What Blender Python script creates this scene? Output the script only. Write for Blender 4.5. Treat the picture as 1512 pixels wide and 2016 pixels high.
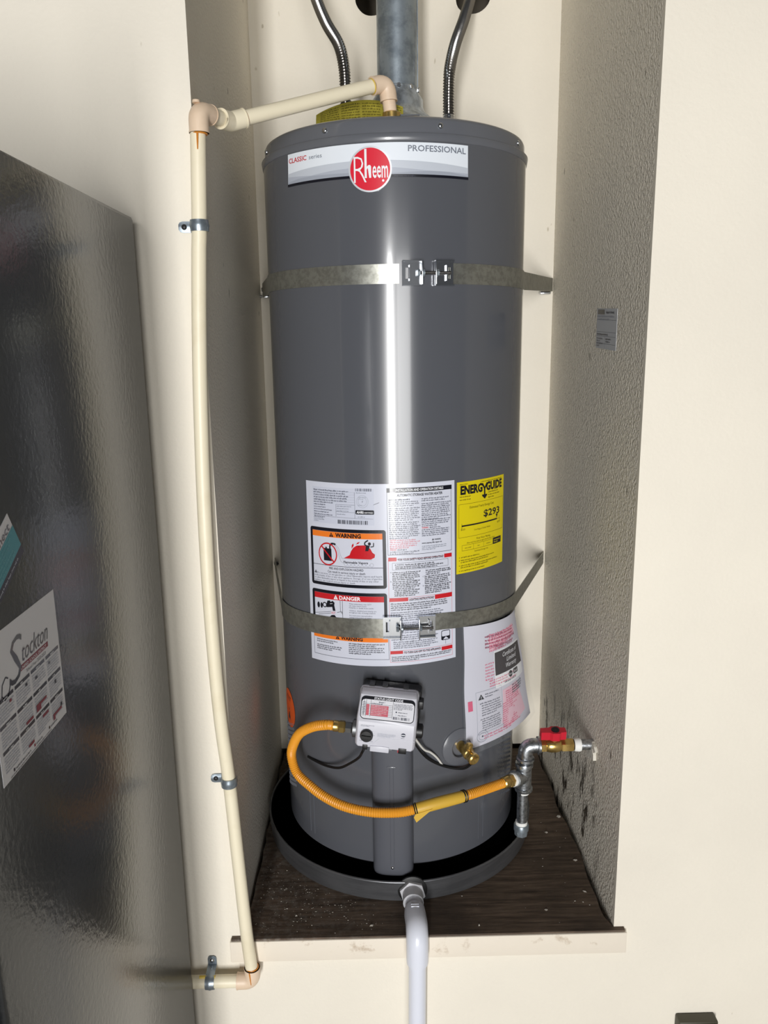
import bpy, bmesh, math, random
import numpy as np
from mathutils import Vector, Matrix, Quaternion
for o in list(bpy.data.objects): bpy.data.objects.remove(o, do_unlink=True)
scene = bpy.context.scene
COL = scene.collection
R_ = math.radians

# ------------------------------------------------------------------ camera
PITCH, ROLL, YAW = R_(12.3242), R_(-0.8127), R_(-0.8032)
FWD = Vector((-math.sin(YAW)*math.cos(PITCH), math.cos(YAW)*math.cos(PITCH), -math.sin(PITCH)))
RT0 = Vector((math.cos(YAW), math.sin(YAW), 0)); UP0 = RT0.cross(FWD)
RT = RT0*math.cos(ROLL) + UP0*math.sin(ROLL); UP = -RT0*math.sin(ROLL) + UP0*math.cos(ROLL)
cam_data = bpy.data.cameras.new('camera'); cam = bpy.data.objects.new('camera', cam_data); COL.objects.link(cam)
cam_data.sensor_fit = 'HORIZONTAL'; cam_data.sensor_width = 36.0; cam_data.lens = 1543.2*36/1512
cam_data.clip_start = 0.02; cam_data.clip_end = 50
m4 = Matrix((RT, UP, -FWD)).transposed().to_4x4(); m4.translation = Vector((0.2672, -1.3071, 1.1168))
cam.matrix_world = m4
scene.camera = cam

# ------------------------------------------------------------------ world, daylight, exposure
world = bpy.data.worlds.new('garage_air'); scene.world = world; world.use_nodes = True
bg = world.node_tree.nodes['Background']; bg.inputs[0].default_value = (0.95, 0.97, 1.0, 1); bg.inputs[1].default_value = 0.06
def area_light(name, loc, target, sx, sy, power, col):
    d = bpy.data.lights.new(name, 'AREA'); d.shape = 'RECTANGLE'; d.size = sx; d.size_y = sy; d.energy = power; d.color = col
    o = bpy.data.objects.new(name, d); COL.objects.link(o); o.location = loc
    dr = Vector(target) - Vector(loc); o.rotation_euler = dr.to_track_quat('-Z', 'Y').to_euler(); return o
# the garage door opening behind the photographer: two bright bays, from the garage floor up
area_light('garage_door_right_bay_offscreen', (0.75, -5.0, 0.66), (0.50, 0, 0.66), 1.05, 2.20, 66, (0.985, 0.98, 0.97))
area_light('garage_door_left_bay_offscreen', (-0.29, -5.0, 0.66), (0.20, 0, 0.66), 0.32, 2.20, 176, (0.985, 0.98, 0.97))
vs = scene.view_settings
vs.view_transform = 'Standard'; vs.look = 'None'; vs.gamma = 1.0; vs.use_curve_mapping = False; vs.exposure = 0.07

# ------------------------------------------------------------------ materials
def s2l(c): return tuple((x/255/12.92 if x/255 <= .04045 else ((x/255+.055)/1.055)**2.4) for x in c)
MATS = {}
def mat(name, rgb, rough=.5, metal=0.0, spec=.5, coat=0.0, bump=None, var=None, alpha=1.0, trans=0.0, stretch=None):
    """rgb sRGB 0-255. bump=(scale,strength,dist)  var=(rgb2,scale,lo,hi)"""
    m = bpy.data.materials.new(name); m.use_nodes = True; MATS[name] = m
    nt = m.node_tree; b = nt.nodes['Principled BSDF']
    b.inputs['Base Color'].default_value = (*s2l(rgb), 1); b.inputs['Roughness'].default_value = rough
    b.inputs['Metallic'].default_value = metal; b.inputs['Specular IOR Level'].default_value = spec
    b.inputs['Coat Weight'].default_value = coat; b.inputs['Coat Roughness'].default_value = .08
    b.inputs['Alpha'].default_value = alpha; b.inputs['Transmission Weight'].default_value = trans
    tc = nt.nodes.new('ShaderNodeTexCoord'); vec = tc.outputs['Object']
    if stretch:
        mp = nt.nodes.new('ShaderNodeMapping'); mp.inputs['Scale'].default_value = stretch
        nt.links.new(vec, mp.inputs[0]); vec = mp.outputs[0]
    if var:
        n = nt.nodes.new('ShaderNodeTexNoise'); n.inputs['Scale'].default_value = var[1]; n.inputs['Detail'].default_value = 6
        n.inputs['Roughness'].default_value = .65
        cr = nt.nodes.new('ShaderNodeValToRGB'); cr.color_ramp.elements[0].position = var[2]; cr.color_ramp.elements[1].position = var[3]
        cr.color_ramp.elements[0].color = (*s2l(rgb), 1); cr.color_ramp.elements[1].color = (*s2l(var[0]), 1)
        nt.links.new(vec, n.inputs['Vector']); nt.links.new(n.outputs['Fac'], cr.inputs[0]); nt.links.new(cr.outputs[0], b.inputs['Base Color'])
    if bump:
        n2 = nt.nodes.new('ShaderNodeTexNoise'); n2.inputs['Scale'].default_value = bump[0]; n2.inputs['Detail'].default_value = 3
        bp = nt.nodes.new('ShaderNodeBump'); bp.inputs['Strength'].default_value = bump[1]; bp.inputs['Distance'].default_value = bump[2]
        nt.links.new(vec, n2.inputs['Vector']); nt.links.new(n2.outputs['Fac'], bp.inputs['Height']); nt.links.new(bp.outputs[0], b.inputs['Normal'])
    return m
def mixnode(nt, fac, a, b):
    mx = nt.nodes.new('ShaderNodeMix'); mx.data_type = 'RGBA'
    nt.links.new(fac, mx.inputs[0])
    for s, v in ((6, a), (7, b)):
        if hasattr(v, 'is_linked') or hasattr(v, 'links'): nt.links.new(v, mx.inputs[s])
        else: mx.inputs[s].default_value = (*v, 1)
    return mx.outputs[2]
def ramp(nt, sock, p0, p1, c0=(0,0,0), c1=(1,1,1)):
    cr = nt.nodes.new('ShaderNodeValToRGB'); cr.color_ramp.elements[0].position = p0; cr.color_ramp.elements[1].position = p1
    cr.color_ramp.elements[0].color = (*c0, 1); cr.color_ramp.elements[1].color = (*c1, 1); nt.links.new(sock, cr.inputs[0]); return cr.outputs[0]
def noise(nt, vec, scale, detail=4, rough=.6, stretch=None):
    if stretch:
        mp = nt.nodes.new('ShaderNodeMapping'); mp.inputs['Scale'].default_value = stretch; nt.links.new(vec, mp.inputs[0]); vec = mp.outputs[0]
    n = nt.nodes.new('ShaderNodeTexNoise'); n.inputs['Scale'].default_value = scale; n.inputs['Detail'].default_value = detail
    n.inputs['Roughness'].default_value = rough; nt.links.new(vec, n.inputs['Vector']); return n.outputs['Fac']

def wall_mat(name, rgb, bump_scale, bump_str, scuff):
    m = mat(name, rgb, rough=.62, spec=.35); nt = m.node_tree; b = nt.nodes['Principled BSDF']
    tc = nt.nodes.new('ShaderNodeTexCoord').outputs['Object']
    base = ramp(nt, noise(nt, tc, 2.2, 5), .3, .75, s2l(rgb), s2l(tuple(int(c*.965) for c in rgb)))
    # small scuffs, chips and dirt specks
    spots = ramp(nt, noise(nt, tc, 38, 2, .5, (1, 1, .45)), .745, .77)
    base = mixnode(nt, spots, base, s2l(scuff))
    nt.links.new(base, b.inputs['Base Color'])
    h = noise(nt, tc, bump_scale, 2, .5)
    h2 = ramp(nt, h, .38, .66)
    bp = nt.nodes.new('ShaderNodeBump'); bp.inputs['Strength'].default_value = bump_str; bp.inputs['Distance'].default_value = .0022
    nt.links.new(h2, bp.inputs['Height']); nt.links.new(bp.outputs[0], b.inputs['Normal'])
    return m
wall_mat('cream_wall_paint', (238, 231, 216), 130, .10, (196, 186, 166))
wall_mat('alcove_wall_paint', (238, 231, 216), 170, .55, (120, 112, 98))
def right_wall_mat():
    m = wall_mat('alcove_textured_paint', (238, 231, 216), 165, 1.0, (128, 120, 108)); nt = m.node_tree; b = nt.nodes['Principled BSDF']
    prev = b.inputs['Base Color'].links[0].from_socket
    tc = nt.nodes.new('ShaderNodeTexCoord').outputs['Object']
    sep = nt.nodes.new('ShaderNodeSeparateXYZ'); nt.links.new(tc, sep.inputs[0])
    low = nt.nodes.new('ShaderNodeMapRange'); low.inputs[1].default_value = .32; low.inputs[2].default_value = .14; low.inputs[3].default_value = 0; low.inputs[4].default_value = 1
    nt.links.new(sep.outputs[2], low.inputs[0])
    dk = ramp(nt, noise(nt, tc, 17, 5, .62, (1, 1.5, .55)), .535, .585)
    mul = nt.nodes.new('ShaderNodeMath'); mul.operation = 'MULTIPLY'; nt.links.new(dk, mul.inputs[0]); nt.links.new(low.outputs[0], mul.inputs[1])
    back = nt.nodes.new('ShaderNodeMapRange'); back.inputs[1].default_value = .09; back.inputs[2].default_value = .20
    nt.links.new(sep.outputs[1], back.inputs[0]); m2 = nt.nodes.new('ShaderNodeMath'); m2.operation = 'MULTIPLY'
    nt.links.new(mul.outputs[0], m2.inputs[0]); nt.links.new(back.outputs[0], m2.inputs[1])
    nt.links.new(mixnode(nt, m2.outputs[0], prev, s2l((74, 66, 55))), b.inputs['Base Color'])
right_wall_mat()
def ply_mat():
    m = mat('stained_plywood', (52, 43, 36), rough=.75, spec=.25); nt = m.node_tree; b = nt.nodes['Principled BSDF']
    tc = nt.nodes.new('ShaderNodeTexCoord').outputs['Object']
    grain = noise(nt, tc, 9, 7, .65, (.8, 9, 1))
    c = ramp(nt, grain, .30, .74, s2l((52, 42, 35)), s2l((134, 116, 100)))
    stain = ramp(nt, noise(nt, tc, 4.2, 5, .6), .42, .62)
    c = mixnode(nt, stain, c, s2l((72, 62, 54)))
    sep = nt.nodes.new('ShaderNodeSeparateXYZ'); nt.links.new(tc, sep.inputs[0])
    dust = ramp(nt, noise(nt, tc, 60, 4, .7), .46, .68)
    left = nt.nodes.new('ShaderNodeMapRange'); left.inputs[1].default_value = .34; left.inputs[2].default_value = .05; left.inputs[3].default_value = 0; left.inputs[4].default_value = .95
    nt.links.new(sep.outputs[0], left.inputs[0])
    mul = nt.nodes.new('ShaderNodeMath'); mul.operation = 'MULTIPLY'; nt.links.new(dust, mul.inputs[0]); nt.links.new(left.outputs[0], mul.inputs[1])
    c = mixnode(nt, mul.outputs[0], c, s2l((122, 114, 106)))
    nt.links.new(c, b.inputs['Base Color'])
    bp = nt.nodes.new('ShaderNodeBump'); bp.inputs['Strength'].default_value = .6; bp.inputs['Distance'].default_value = .002
    nt.links.new(grain, bp.inputs['Height']); nt.links.new(bp.outputs[0], b.inputs['Normal'])
ply_mat()
mat('trim_paint', (232, 222, 206), .6, var=((190, 172, 150), 26, .60, .74), bump=(60, .3, .002))
mat('floor_concrete', (150, 146, 140), .8, var=((172, 168, 160), 3, .3, .7), bump=(40, .3, .003))
mat('tank_grey', (85, 87, 93), .20, spec=.5, coat=.6, bump=(3.0, .03, .002))
mat('cap_grey', (99, 101, 107), .24, spec=.5, coat=.2)
mat('skirt_grey', (86, 88, 95), .30, spec=.5)
mat('bare_drywall', (176, 164, 146), .85, bump=(40, .3, .002))
mat('bare_wood', (128, 104, 80), .8, bump=(60, .4, .002))
mat('black_plastic', (16, 16, 18), .42)
mat('black_rubber', (14, 14, 15), .5)
mat('black_metal', (30, 30, 31), .5)
mat('galvanised', (190, 198, 205), .34, metal=.72, var=((148, 154, 160), 55, .42, .62), bump=(120, .06, .001))
mat('galvanised_dark', (158, 168, 176), .36, metal=.68, var=((126, 136, 144), 30, .42, .62), bump=(90, .06, .001))
mat('zinc_strap', (168, 168, 160), .34, metal=.8, var=((146, 146, 138), 90, .42, .6), bump=(90, .15, .001))
mat('bright_zinc', (214, 218, 224), .16, metal=1.0)
mat('steel_flex', (168, 166, 164), .22, metal=1.0)
mat('iron_fitting', (190, 194, 198), .34, metal=1.0, var=((120, 124, 128), 140, .45, .66), bump=(170, .35, .001))
mat('cast_grey', (128, 130, 132), .45, metal=.9)
mat('brass', (216, 184, 112), .26, metal=.9, var=((170, 136, 74), 90, .5, .75))
mat('pan_metal', (118, 119, 122), .36, metal=.72, var=((100, 101, 104), 8, .4, .65), stretch=(1, 1, 6))
mat('cpvc_cream', (240, 230, 203), .42, spec=.5, var=((226, 212, 180), 7, .52, .8))
mat('cpvc_fitting', (231, 207, 181), .42, spec=.5, var=((222, 196, 168), 20, .45, .7))
mat('orange_cement', (206, 130, 44), .4)
mat('yellow_primer_stain', (206, 178, 72), .5)
mat('pvc_white', (226, 229, 240), .28, spec=.5, coat=.2)
mat('teflon_tape', (236, 236, 232), .6)
mat('gas_yellow', (228, 154, 42), .40, spec=.5, bump=(300, .15, .0006))
mat('tag_yellow', (214, 172, 62), .45)
mat('caution_tag', (168, 158, 52), .65, var=((150, 140, 44), 40, .4, .6))
mat('red_vinyl', (196, 30, 50), .36)
mat('control_plastic', (204, 204, 213), .36, spec=.5)
mat('control_plastic_grey', (196, 196, 200), .4)
mat('label_white', (208, 211, 224), .28, spec=.5, coat=.3)
mat('label_paper', (198, 202, 217), .4)
mat('brand_white', (232, 238, 246), .28, coat=.2)
mat('brand_silver', (196, 202, 212), .3)
mat('brand_silver_mid', (176, 182, 194), .3)
mat('brand_silver_deep', (160, 166, 178), .3)
mat('print_black', (14, 16, 28), .3, coat=.2)
mat('matte_black', (16, 17, 24), .7, spec=.15)
mat('matte_white', (214, 214, 220), .7, spec=.15)
mat('matte_red', (204, 104, 116), .7, spec=.15)
mat('matte_text', (62, 66, 80), .7, spec=.15)
mat('print_grey', (118, 124, 136), .4)
mat('print_light_grey', (160, 165, 178), .4)
mat('print_text', (58, 62, 78), .35)
mat('print_red', (196, 26, 36), .3, coat=.2)
mat('print_pale_red', (206, 112, 122), .4)
mat('print_orange', (238, 124, 36), .3, coat=.2)
mat('print_white', (240, 242, 246), .3)
mat('badge_red', (222, 40, 60), .25, coat=.4)
mat('badge_silver', (222, 226, 232), .3, metal=.3)
mat('energy_yellow', (220, 201, 12), .4)
mat('print_brown', (70, 62, 10), .45)
mat('sticker_orange', (226, 92, 28), .45)
mat('paper_white', (210, 210, 222), .5)
mat('print_pink', (214, 84, 122), .5)
mat('print_pink_pale', (234, 196, 210), .5)
mat('print_magenta', (150, 60, 92), .5)
mat('warranty_black', (40, 30, 34), .4)
mat('clear_film', (225, 230, 235), .12, spec=.6, alpha=.07)
mat('fridge_side', (58, 60, 62), .21, spec=.55, bump=(140, .42, .0010))
mat('fridge_door', (44, 45, 47), .3, bump=(95, .2, .001))
mat('fridge_gasket', (12, 12, 13), .6)
mat('calendar_paper', (214, 214, 218), .55)
mat('calendar_maroon', (128, 34, 54), .5)
mat('magnet_teal', (52, 138, 150), .45)
mat('magnet_teal_light', (96, 166, 174), .45)
mat('magnet_navy', (26, 30, 48), .45)
mat('faded_label', (196, 198, 202), .6)
mat('outlet_brown', (70, 66, 52), .5)
mat('plaster_patch', (222, 218, 206), .8, bump=(60, .8, .004))
mat('debris_pale', (158, 152, 142), .8)
mat('clear_tape', (150, 152, 156), .15, spec=.6, alpha=.05)
mat('white_wire', (214, 212, 206), .45)

# ------------------------------------------------------------------ geometry helpers
class G:
    def __init__(s): s.v = []; s.f = []
    def add(s, v, f):
        o = len(s.v); s.v += [tuple(p) for p in v]; s.f += [tuple(i+o for i in q) for q in f]; return s
    def box(s, c, size, frame=None):
        hx, hy, hz = [q/2 for q in size]
        vs_ = [Vector((x, y, z)) for x in (-hx, hx) for y in (-hy, hy) for z in (-hz, hz)]
        if frame: vs_ = [frame @ p for p in vs_]
        vs_ = [p+Vector(c) for p in vs_]
        return s.add(vs_, [(0,1,3,2), (4,6,7,5), (0,4,5,1), (2,3,7,6), (0,2,6,4), (1,5,7,3)])
    def rbox(s, c, size, r, frame=None, seg=2):
        bm = bmesh.new(); bmesh.ops.create_cube(bm, size=1)
        bmesh.ops.scale(bm, vec=size, verts=bm.verts)
        bmesh.ops.bevel(bm, geom=list(bm.edges), offset=r, segments=seg, profile=.5, affect='EDGES')
        vs_ = [p.co.copy() for p in bm.verts]; fs = [[q.index for q in f.verts] for f in bm.faces]; bm.free()
        if frame: vs_ = [frame @ p for p in vs_]
        return s.add([p+Vector(c) for p in vs_], fs)
    def lathe(s, prof, o=(0,0,0), axis=(0,0,1), seg=32, a0=0, a1=360, xdir=None):
        ax = Vector(axis).normalized()
        if xdir: X = Vector(xdir).normalized()
        else: X = ax.orthogonal().normalized()
        Y = ax.cross(X); o = Vector(o); full = abs(a1-a0) >= 359.99
        n = seg if full else seg+1; vs_ = []; fs = []
        for (r, h) in prof:
            for k in range(n):
                a = R_(a0+(a1-a0)*k/seg); vs_.append(o+ax*h+X*(r*math.cos(a))+Y*(r*math.sin(a)))
        for i in range(len(prof)-1):
            for k in range(seg):
                k2 = (k+1) % n
                fs.append((i*n+k, i*n+k2, (i+1)*n+k2, (i+1)*n+k))
        if full:
            if prof[0][0] > 1e-6: fs.append(tuple(range(n-1, -1, -1)))
            if prof[-1][0] > 1e-6: fs.append(tuple((len(prof)-1)*n+k for k in range(n)))
        return s.add(vs_, fs)
    def tube(s, path, rad, seg=16, cap=True):
        P = [Vector(p) for p in path]; n = len(P)
        rad = rad if hasattr(rad, '__len__') else [rad]*n
        T = [(P[min(i+1, n-1)]-P[max(i-1, 0)]).normalized() for i in range(n)]
        X = T[0].orthogonal().normalized(); vs_ = []; fs = []
        for i in range(n):
            if i:
                q = T[i-1].rotation_difference(T[i]); X = (q @ X); X = (X - T[i]*X.dot(T[i])).normalized()
            Y = T[i].cross(X)
            for k in range(seg):
                a = 2*math.pi*k/seg; vs_.append(P[i]+(X*math.cos(a)+Y*math.sin(a))*rad[i])
        for i in range(n-1):
            for k in range(seg): fs.append((i*seg+k, i*seg+(k+1) % seg, (i+1)*seg+(k+1) % seg, (i+1)*seg+k))
        if cap: fs += [tuple(range(seg-1, -1, -1)), tuple((n-1)*seg+k for k in range(seg))]
        return s.add(vs_, fs)
    def prism(s, pts, fr, d0, d1):
        """2D polygon in frame (o,ex,ey,n) extruded between d0 and d1 along n"""
        o, ex, ey, n = [Vector(q) for q in fr]; k = len(pts)
        vs_ = [o+ex*x+ey*y+n*d0 for x, y in pts]+[o+ex*x+ey*y+n*d1 for x, y in pts]
        fs = [tuple(range(k-1, -1, -1)), tuple(range(k, 2*k))]+[(i, (i+1) % k, k+(i+1) % k, k+i) for i in range(k)]
        return s.add(vs_, fs)
    def make(s, name, material, parent=None, smooth=35):
        me = bpy.data.meshes.new(name); me.from_pydata(s.v, [], s.f); me.update()
        bm = bmesh.new(); bm.from_mesh(me); bmesh.ops.recalc_face_normals(bm, faces=bm.faces); bm.to_mesh(me); bm.free()
        if smooth: me.shade_smooth(); me.set_sharp_from_angle(angle=R_(smooth))
        me.materials.append(MATS[material])
        o = bpy.data.objects.new(name, me); COL.objects.link(o)
        if parent: attach(o, parent)
        return o
ORIG = {}
def attach(o, parent):
    o.parent = parent
    if parent.parent is None: o.matrix_parent_inverse = Matrix.Translation(-Vector(parent.location))
def tag(o, label, cat, group=None):
    o['label'] = label; o['category'] = cat
    if group: o['group'] = group
    return o
def thing(name, loc, label, cat, group=None):
    o = bpy.data.objects.new(name, None); COL.objects.link(o); o.location = loc; o.empty_display_size = .05
    return tag(o, label, cat, group)
def struct(o): o['kind'] = 'structure'; return o
def plabel(o, t): o['label'] = t; return o
def spline(pts, n=12):
    P = [Vector(p) for p in pts]; P = [2*P[0]-P[1]]+P+[2*P[-1]-P[-2]]; out = []
    for i in range(1, len(P)-2):
        for k in range(n):
            t = k/n; a, b, c, d = P[i-1:i+3]
            out.append(.5*((2*b)+(c-a)*t+(2*a-5*b+4*c-d)*t*t+(3*b-a-3*c+d)*t**3))
    out.append(P[-2]); return out
def resample(path, step):
    out = [path[0]]; acc = 0
    for a, b in zip(path, path[1:]):
        L = (b-a).length; d = step-acc
        while d <= L: out.append(a+(b-a)*(d/L)); d += step
        acc = L-(d-step)
    return out
def corrugated(path, r, amp, pitch, seg=16):
    p = resample(path, pitch/4); rad = [r+amp*math.cos(2*math.pi*i/4) for i in range(len(p))]
    g = G(); g.tube(p, rad, seg); return g
def arc(p, d1, d2, rad, n=8):
    """centre-line of an elbow whose legs meet in p, arriving along d1 and leaving along d2"""
    p = Vector(p); d1 = Vector(d1).normalized(); d2 = Vector(d2).normalized()
    ang = math.acos(max(-1, min(1, d1.dot(d2)))); t = rad*math.tan(ang/2)
    a = p-d1*t; b = p+d2*t; out = []
    for k in range(n+1):
        u = k/n; out.append((1-u)**2*a+2*u*(1-u)*p+u*u*b)
    return out
def hexnut(g, o, axis, r, h, xdir=None): g.lathe([(r*.86, 0), (r, h*.12), (r, h*.88), (r*.86, h)], o, axis, 6, xdir=xdir)

# ------------------------------------------------------------------ print and lettering (mm on a label, t running down)
_TXT = {}
def glyphs(s, bold=0.0, res=2):
    key = (s, bold, res)
    if key in _TXT: return _TXT[key]
    cu = bpy.data.curves.new('lettering', 'FONT'); cu.body = s; cu.size = 1.0; cu.resolution_u = res; cu.offset = bold
    ob = bpy.data.objects.new('lettering', cu)
    me = ob.to_mesh(); v = [(p.co.x, p.co.y) for p in me.vertices]; f = [tuple(p.vertices) for p in me.polygons]
    ob.to_mesh_clear(); bpy.data.objects.remove(ob); bpy.data.curves.remove(cu)
    _TXT[key] = (v, f); return v, f
CAP = max(p[1] for p in glyphs('H')[0])
class Decal:
    def __init__(s, fn, step=6.0): s.fn = fn; s.step = step; s.L = {}; s.solo = []
    def _g(s, col, layer):
        return s.L.setdefault((col, layer), G())
    def raw(s, col, pts, faces, layer=1, solo=False):
        h = .00012+.00016*layer
        if layer > 0 and solo and (max(p[0] for p in pts)-min(p[0] for p in pts))*(max(p[1] for p in pts)-min(p[1] for p in pts)) > 60:
            s.solo.append((col, G().add([s.fn(x, y, h) for x, y in pts], faces))); return
        s._g(col, layer).add([s.fn(x, y, h) for x, y in pts], faces)
    def rect(s, col, x0, y0, x1, y1, layer=1):
        n = max(1, math.ceil(abs(x1-x0)/s.step)); k = max(1, math.ceil(abs(y1-y0)/(s.step*4)))
        p = [(x0+(x1-x0)*i/n, y0+(y1-y0)*j/k) for j in range(k+1) for i in range(n+1)]
        s.raw(col, p, [(j*(n+1)+i, j*(n+1)+i+1, (j+1)*(n+1)+i+1, (j+1)*(n+1)+i) for j in range(k) for i in range(n)], layer, True)
    def poly(s, col, pts, layer=1):
        bm = bmesh.new(); vs_ = [bm.verts.new((x, y, 0)) for x, y in pts]; bm.faces.new(vs_)
        bmesh.ops.triangulate(bm, faces=bm.faces)
        x = min(p[0] for p in pts)+s.step; xm = max(p[0] for p in pts)
        while x < xm:
            bmesh.ops.bisect_plane(bm, geom=list(bm.verts)+list(bm.edges)+list(bm.faces), plane_co=(x, 0, 0), plane_no=(1, 0, 0)); x += s.step
        bm.verts.index_update()
        s.raw(col, [(v.co.x, v.co.y) for v in bm.verts], [tuple(v.index for v in f.verts) for f in bm.faces], layer, True); bm.free()
    def frame(s, col, x0, y0, x1, y1, w, layer=1):
        s.rect(col, x0, y0, x1, y0+w, layer); s.rect(col, x0, y1-w, x1, y1, layer)
        s.rect(col, x0, y0+w, x0+w, y1-w, layer); s.rect(col, x1-w, y0+w, x1, y1-w, layer)
    def rrect(s, col, x0, y0, x1, y1, r, layer=1):
        p = []
        for cx, cy, a in ((x1-r, y1-r, 0), (x0+r, y1-r, 90), (x0+r, y0+r, 180), (x1-r, y0+r, 270)):
            for k in range(5): p.append((cx+r*math.cos(R_(a+k*22.5)), cy+r*math.sin(R_(a+k*22.5))))
        s.poly(col, p, layer)
    def disc(s, col, cx, cy, rx, ry=None, layer=1, n=40):
        ry = ry or rx; s.poly(col, [(cx+rx*math.cos(2*math.pi*k/n), cy+ry*math.sin(2*math.pi*k/n)) for k in range(n)], layer)
    def ring(s, col, cx, cy, r0, r1, layer=1, n=40, asp=1.0):
        p = [(cx+asp*r*math.cos(2*math.pi*k/n), cy+r*math.sin(2*math.pi*k/n)) for r in (r0, r1) for k in range(n)]
        s.raw(col, p, [(k, (k+1) % n, n+(k+1) % n, n+k) for k in range(n)], layer, True)
    def line(s, col, pts, w, layer=1):
        for (x0, y0), (x1, y1) in zip(pts, pts[1:]):
            L = math.hypot(x1-x0, y1-y0) or 1; nx, ny = -(y1-y0)/L*w/2, (x1-x0)/L*w/2
            n = max(1, math.ceil(abs(x1-x0)/s.step))
            p = []
            for i in range(n+1):
                u = i/n; X = x0+(x1-x0)*u; Y = y0+(y1-y0)*u; p += [(X+nx, Y+ny), (X-nx, Y-ny)]
            s.raw(col, p, [(2*i, 2*i+1, 2*i+3, 2*i+2) for i in range(n)], layer)
    def text(s, col, t, x, y, h, w=None, al='L', bold=0.0, shear=0.0, layer=2, res=2, rot=0.0):
        v, f = glyphs(t, bold, res); x0 = min(p[0] for p in v); x1 = max(p[0] for p in v)
        k = h/CAP; kx = (w/(x1-x0)) if w else k; W = (x1-x0)*kx
        ox = x-(0 if al == 'L' else W/2 if al == 'C' else W)
        pts = []
        for a, b in v:
            X = (a-x0)*kx+b*k*shear; Y = -b*k
            if rot: X, Y = X*math.cos(rot)-Y*math.sin(rot), X*math.sin(rot)+Y*math.cos(rot)
            pts.append((ox+X, y+Y))
        s.raw(col, pts, f, layer)
    def tri(s, cx, base, h, col='print_black', mark='print_orange', layer=2):
        s.poly(col, [(cx-h*.58, base), (cx+h*.58, base), (cx, base-h)], layer)
        s.rect(mark, cx-h*.06, base-h*.62, cx+h*.06, base-h*.28, layer+1); s.rect(mark, cx-h*.06, base-h*.20, cx+h*.06, base-h*.09, layer+1)
    def words(s, col, x0, x1, y0, n, pitch, h, seed=1, ragged=.12, bold=.62, indent=0, layer=2, slope=0.0):
        """rows of print too small to read: one small block per character"""
        rnd = random.Random(seed); P = []; F = []
        for i in range(n):
            end = x1-(x1-x0)*rnd.random()*ragged; x = x0+(indent if i else 0); y = y0+i*pitch
            if i == n-1: end = x0+(end-x0)*rnd.uniform(.45, .95)
            while x < end:
                for c in range(rnd.choice((2, 3, 3, 4, 5, 6, 7))):
                    if x > end: break
                    cw = h*rnd.choice((.30, .5, .5, .6)); up = h*rnd.choice((.7, .7, .7, 1.0)); dn = h*rnd.choice((0, 0, 0, .22))
                    o = len(P); yy = y+slope*(x-x0)
                    P += [(x, yy+dn), (x+cw*bold*1.35, yy+dn), (x+cw*bold*1.35, yy-up), (x, yy-up)]; F.append((o, o+1, o+2, o+3)); x += cw+h*.13
                x += h*.42
        s.raw(col, P, F, layer)
    def bars(s, col, x0, y0, x1, y1, n, seed=3, layer=2):
        rnd = random.Random(seed); w = [rnd.choice((1, 1, 2, 3)) for _ in range(2*n)]; k = (x1-x0)/sum(w); x = x0
        for i, q in enumerate(w):
            if i % 2 == 0: s.rect(col, x, y0, x+q*k, y1, layer)
            x += q*k
    def build(s, parent, names):
        byc = {}
        for (col, layer), g in s.L.items():
            byc.setdefault(col, G()).add(g.v, g.f)
        for col, g, st in [(c, q, 1) for c, q in byc.items()]+[(c, q, 0) for c, q in s.solo]:
            me = bpy.data.meshes.new(names.get(col, 'print')); me.from_pydata(g.v, [], g.f); me.update(); me.materials.append(MATS[col])
            o = bpy.data.objects.new(names.get(col, 'lettering'), me); COL.objects.link(o); attach(o, parent)
            if st: o['kind'] = 'stuff'
def sheet(name, fn, W, H, material, parent, nx=1, ny=1, thick=.0004, round_=0):
    """a label sheet of real thickness on the mapping fn"""
    g = G(); idx = lambda i, j, k: k*(nx+1)*(ny+1)+j*(nx+1)+i
    v = [fn(W*i/nx, H*j/ny, h) for h in (-thick, 0) for j in range(ny+1) for i in range(nx+1)]
    f = [(idx(i,j,k), idx(i+1,j,k), idx(i+1,j+1,k), idx(i,j+1,k)) for k in (0, 1) for j in range(ny) for i in range(nx)]
    for i in range(nx):
        for j in (0, ny): f.append((idx(i,j,0), idx(i+1,j,0), idx(i+1,j,1), idx(i,j,1)))
    for j in range(ny):
        for i in (0, nx): f.append((idx(i,j,0), idx(i,j+1,0), idx(i,j+1,1), idx(i,j,1)))
    return g.add(v, f).make(name, material, parent, smooth=30)

# ------------------------------------------------------------------ setting
W, DEP = .72, .694
FLOORZ = -.46
TX, TY, TR = .3218, .3852, .2614
def tp(th, r, z): a = R_(th); return Vector((TX+r*math.sin(a), TY-r*math.cos(a), z))
def slab(name, x0, x1, y0, y1, z0, z1, m, parent=None):
    return G().box(((x0+x1)/2, (y0+y1)/2, (z0+z1)/2), (x1-x0, y1-y0, z1-z0)).make(name, m, parent, smooth=0)
TOPZ = 2.4
g = G()
for (x0, x1, z0, z1) in ((-1.6, 0, FLOORZ, TOPZ+.3), (W, 2.2, FLOORZ, TOPZ+.3), (0, W, FLOORZ, -.012), (0, W, TOPZ, TOPZ+.3)):
    g.box(((x0+x1)/2, .006, (z0+z1)/2), (x1-x0, .012, z1-z0))
struct(g.make('wall_front', 'cream_wall_paint', smooth=0))
struct(slab('wall_left', -.10, 0, .012, DEP+.47, -.06, TOPZ, 'alcove_wall_paint'))
wr = struct(slab('wall_right', W, W+.10, .012, DEP+.47, -.06, TOPZ, 'alcove_textured_paint'))
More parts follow.
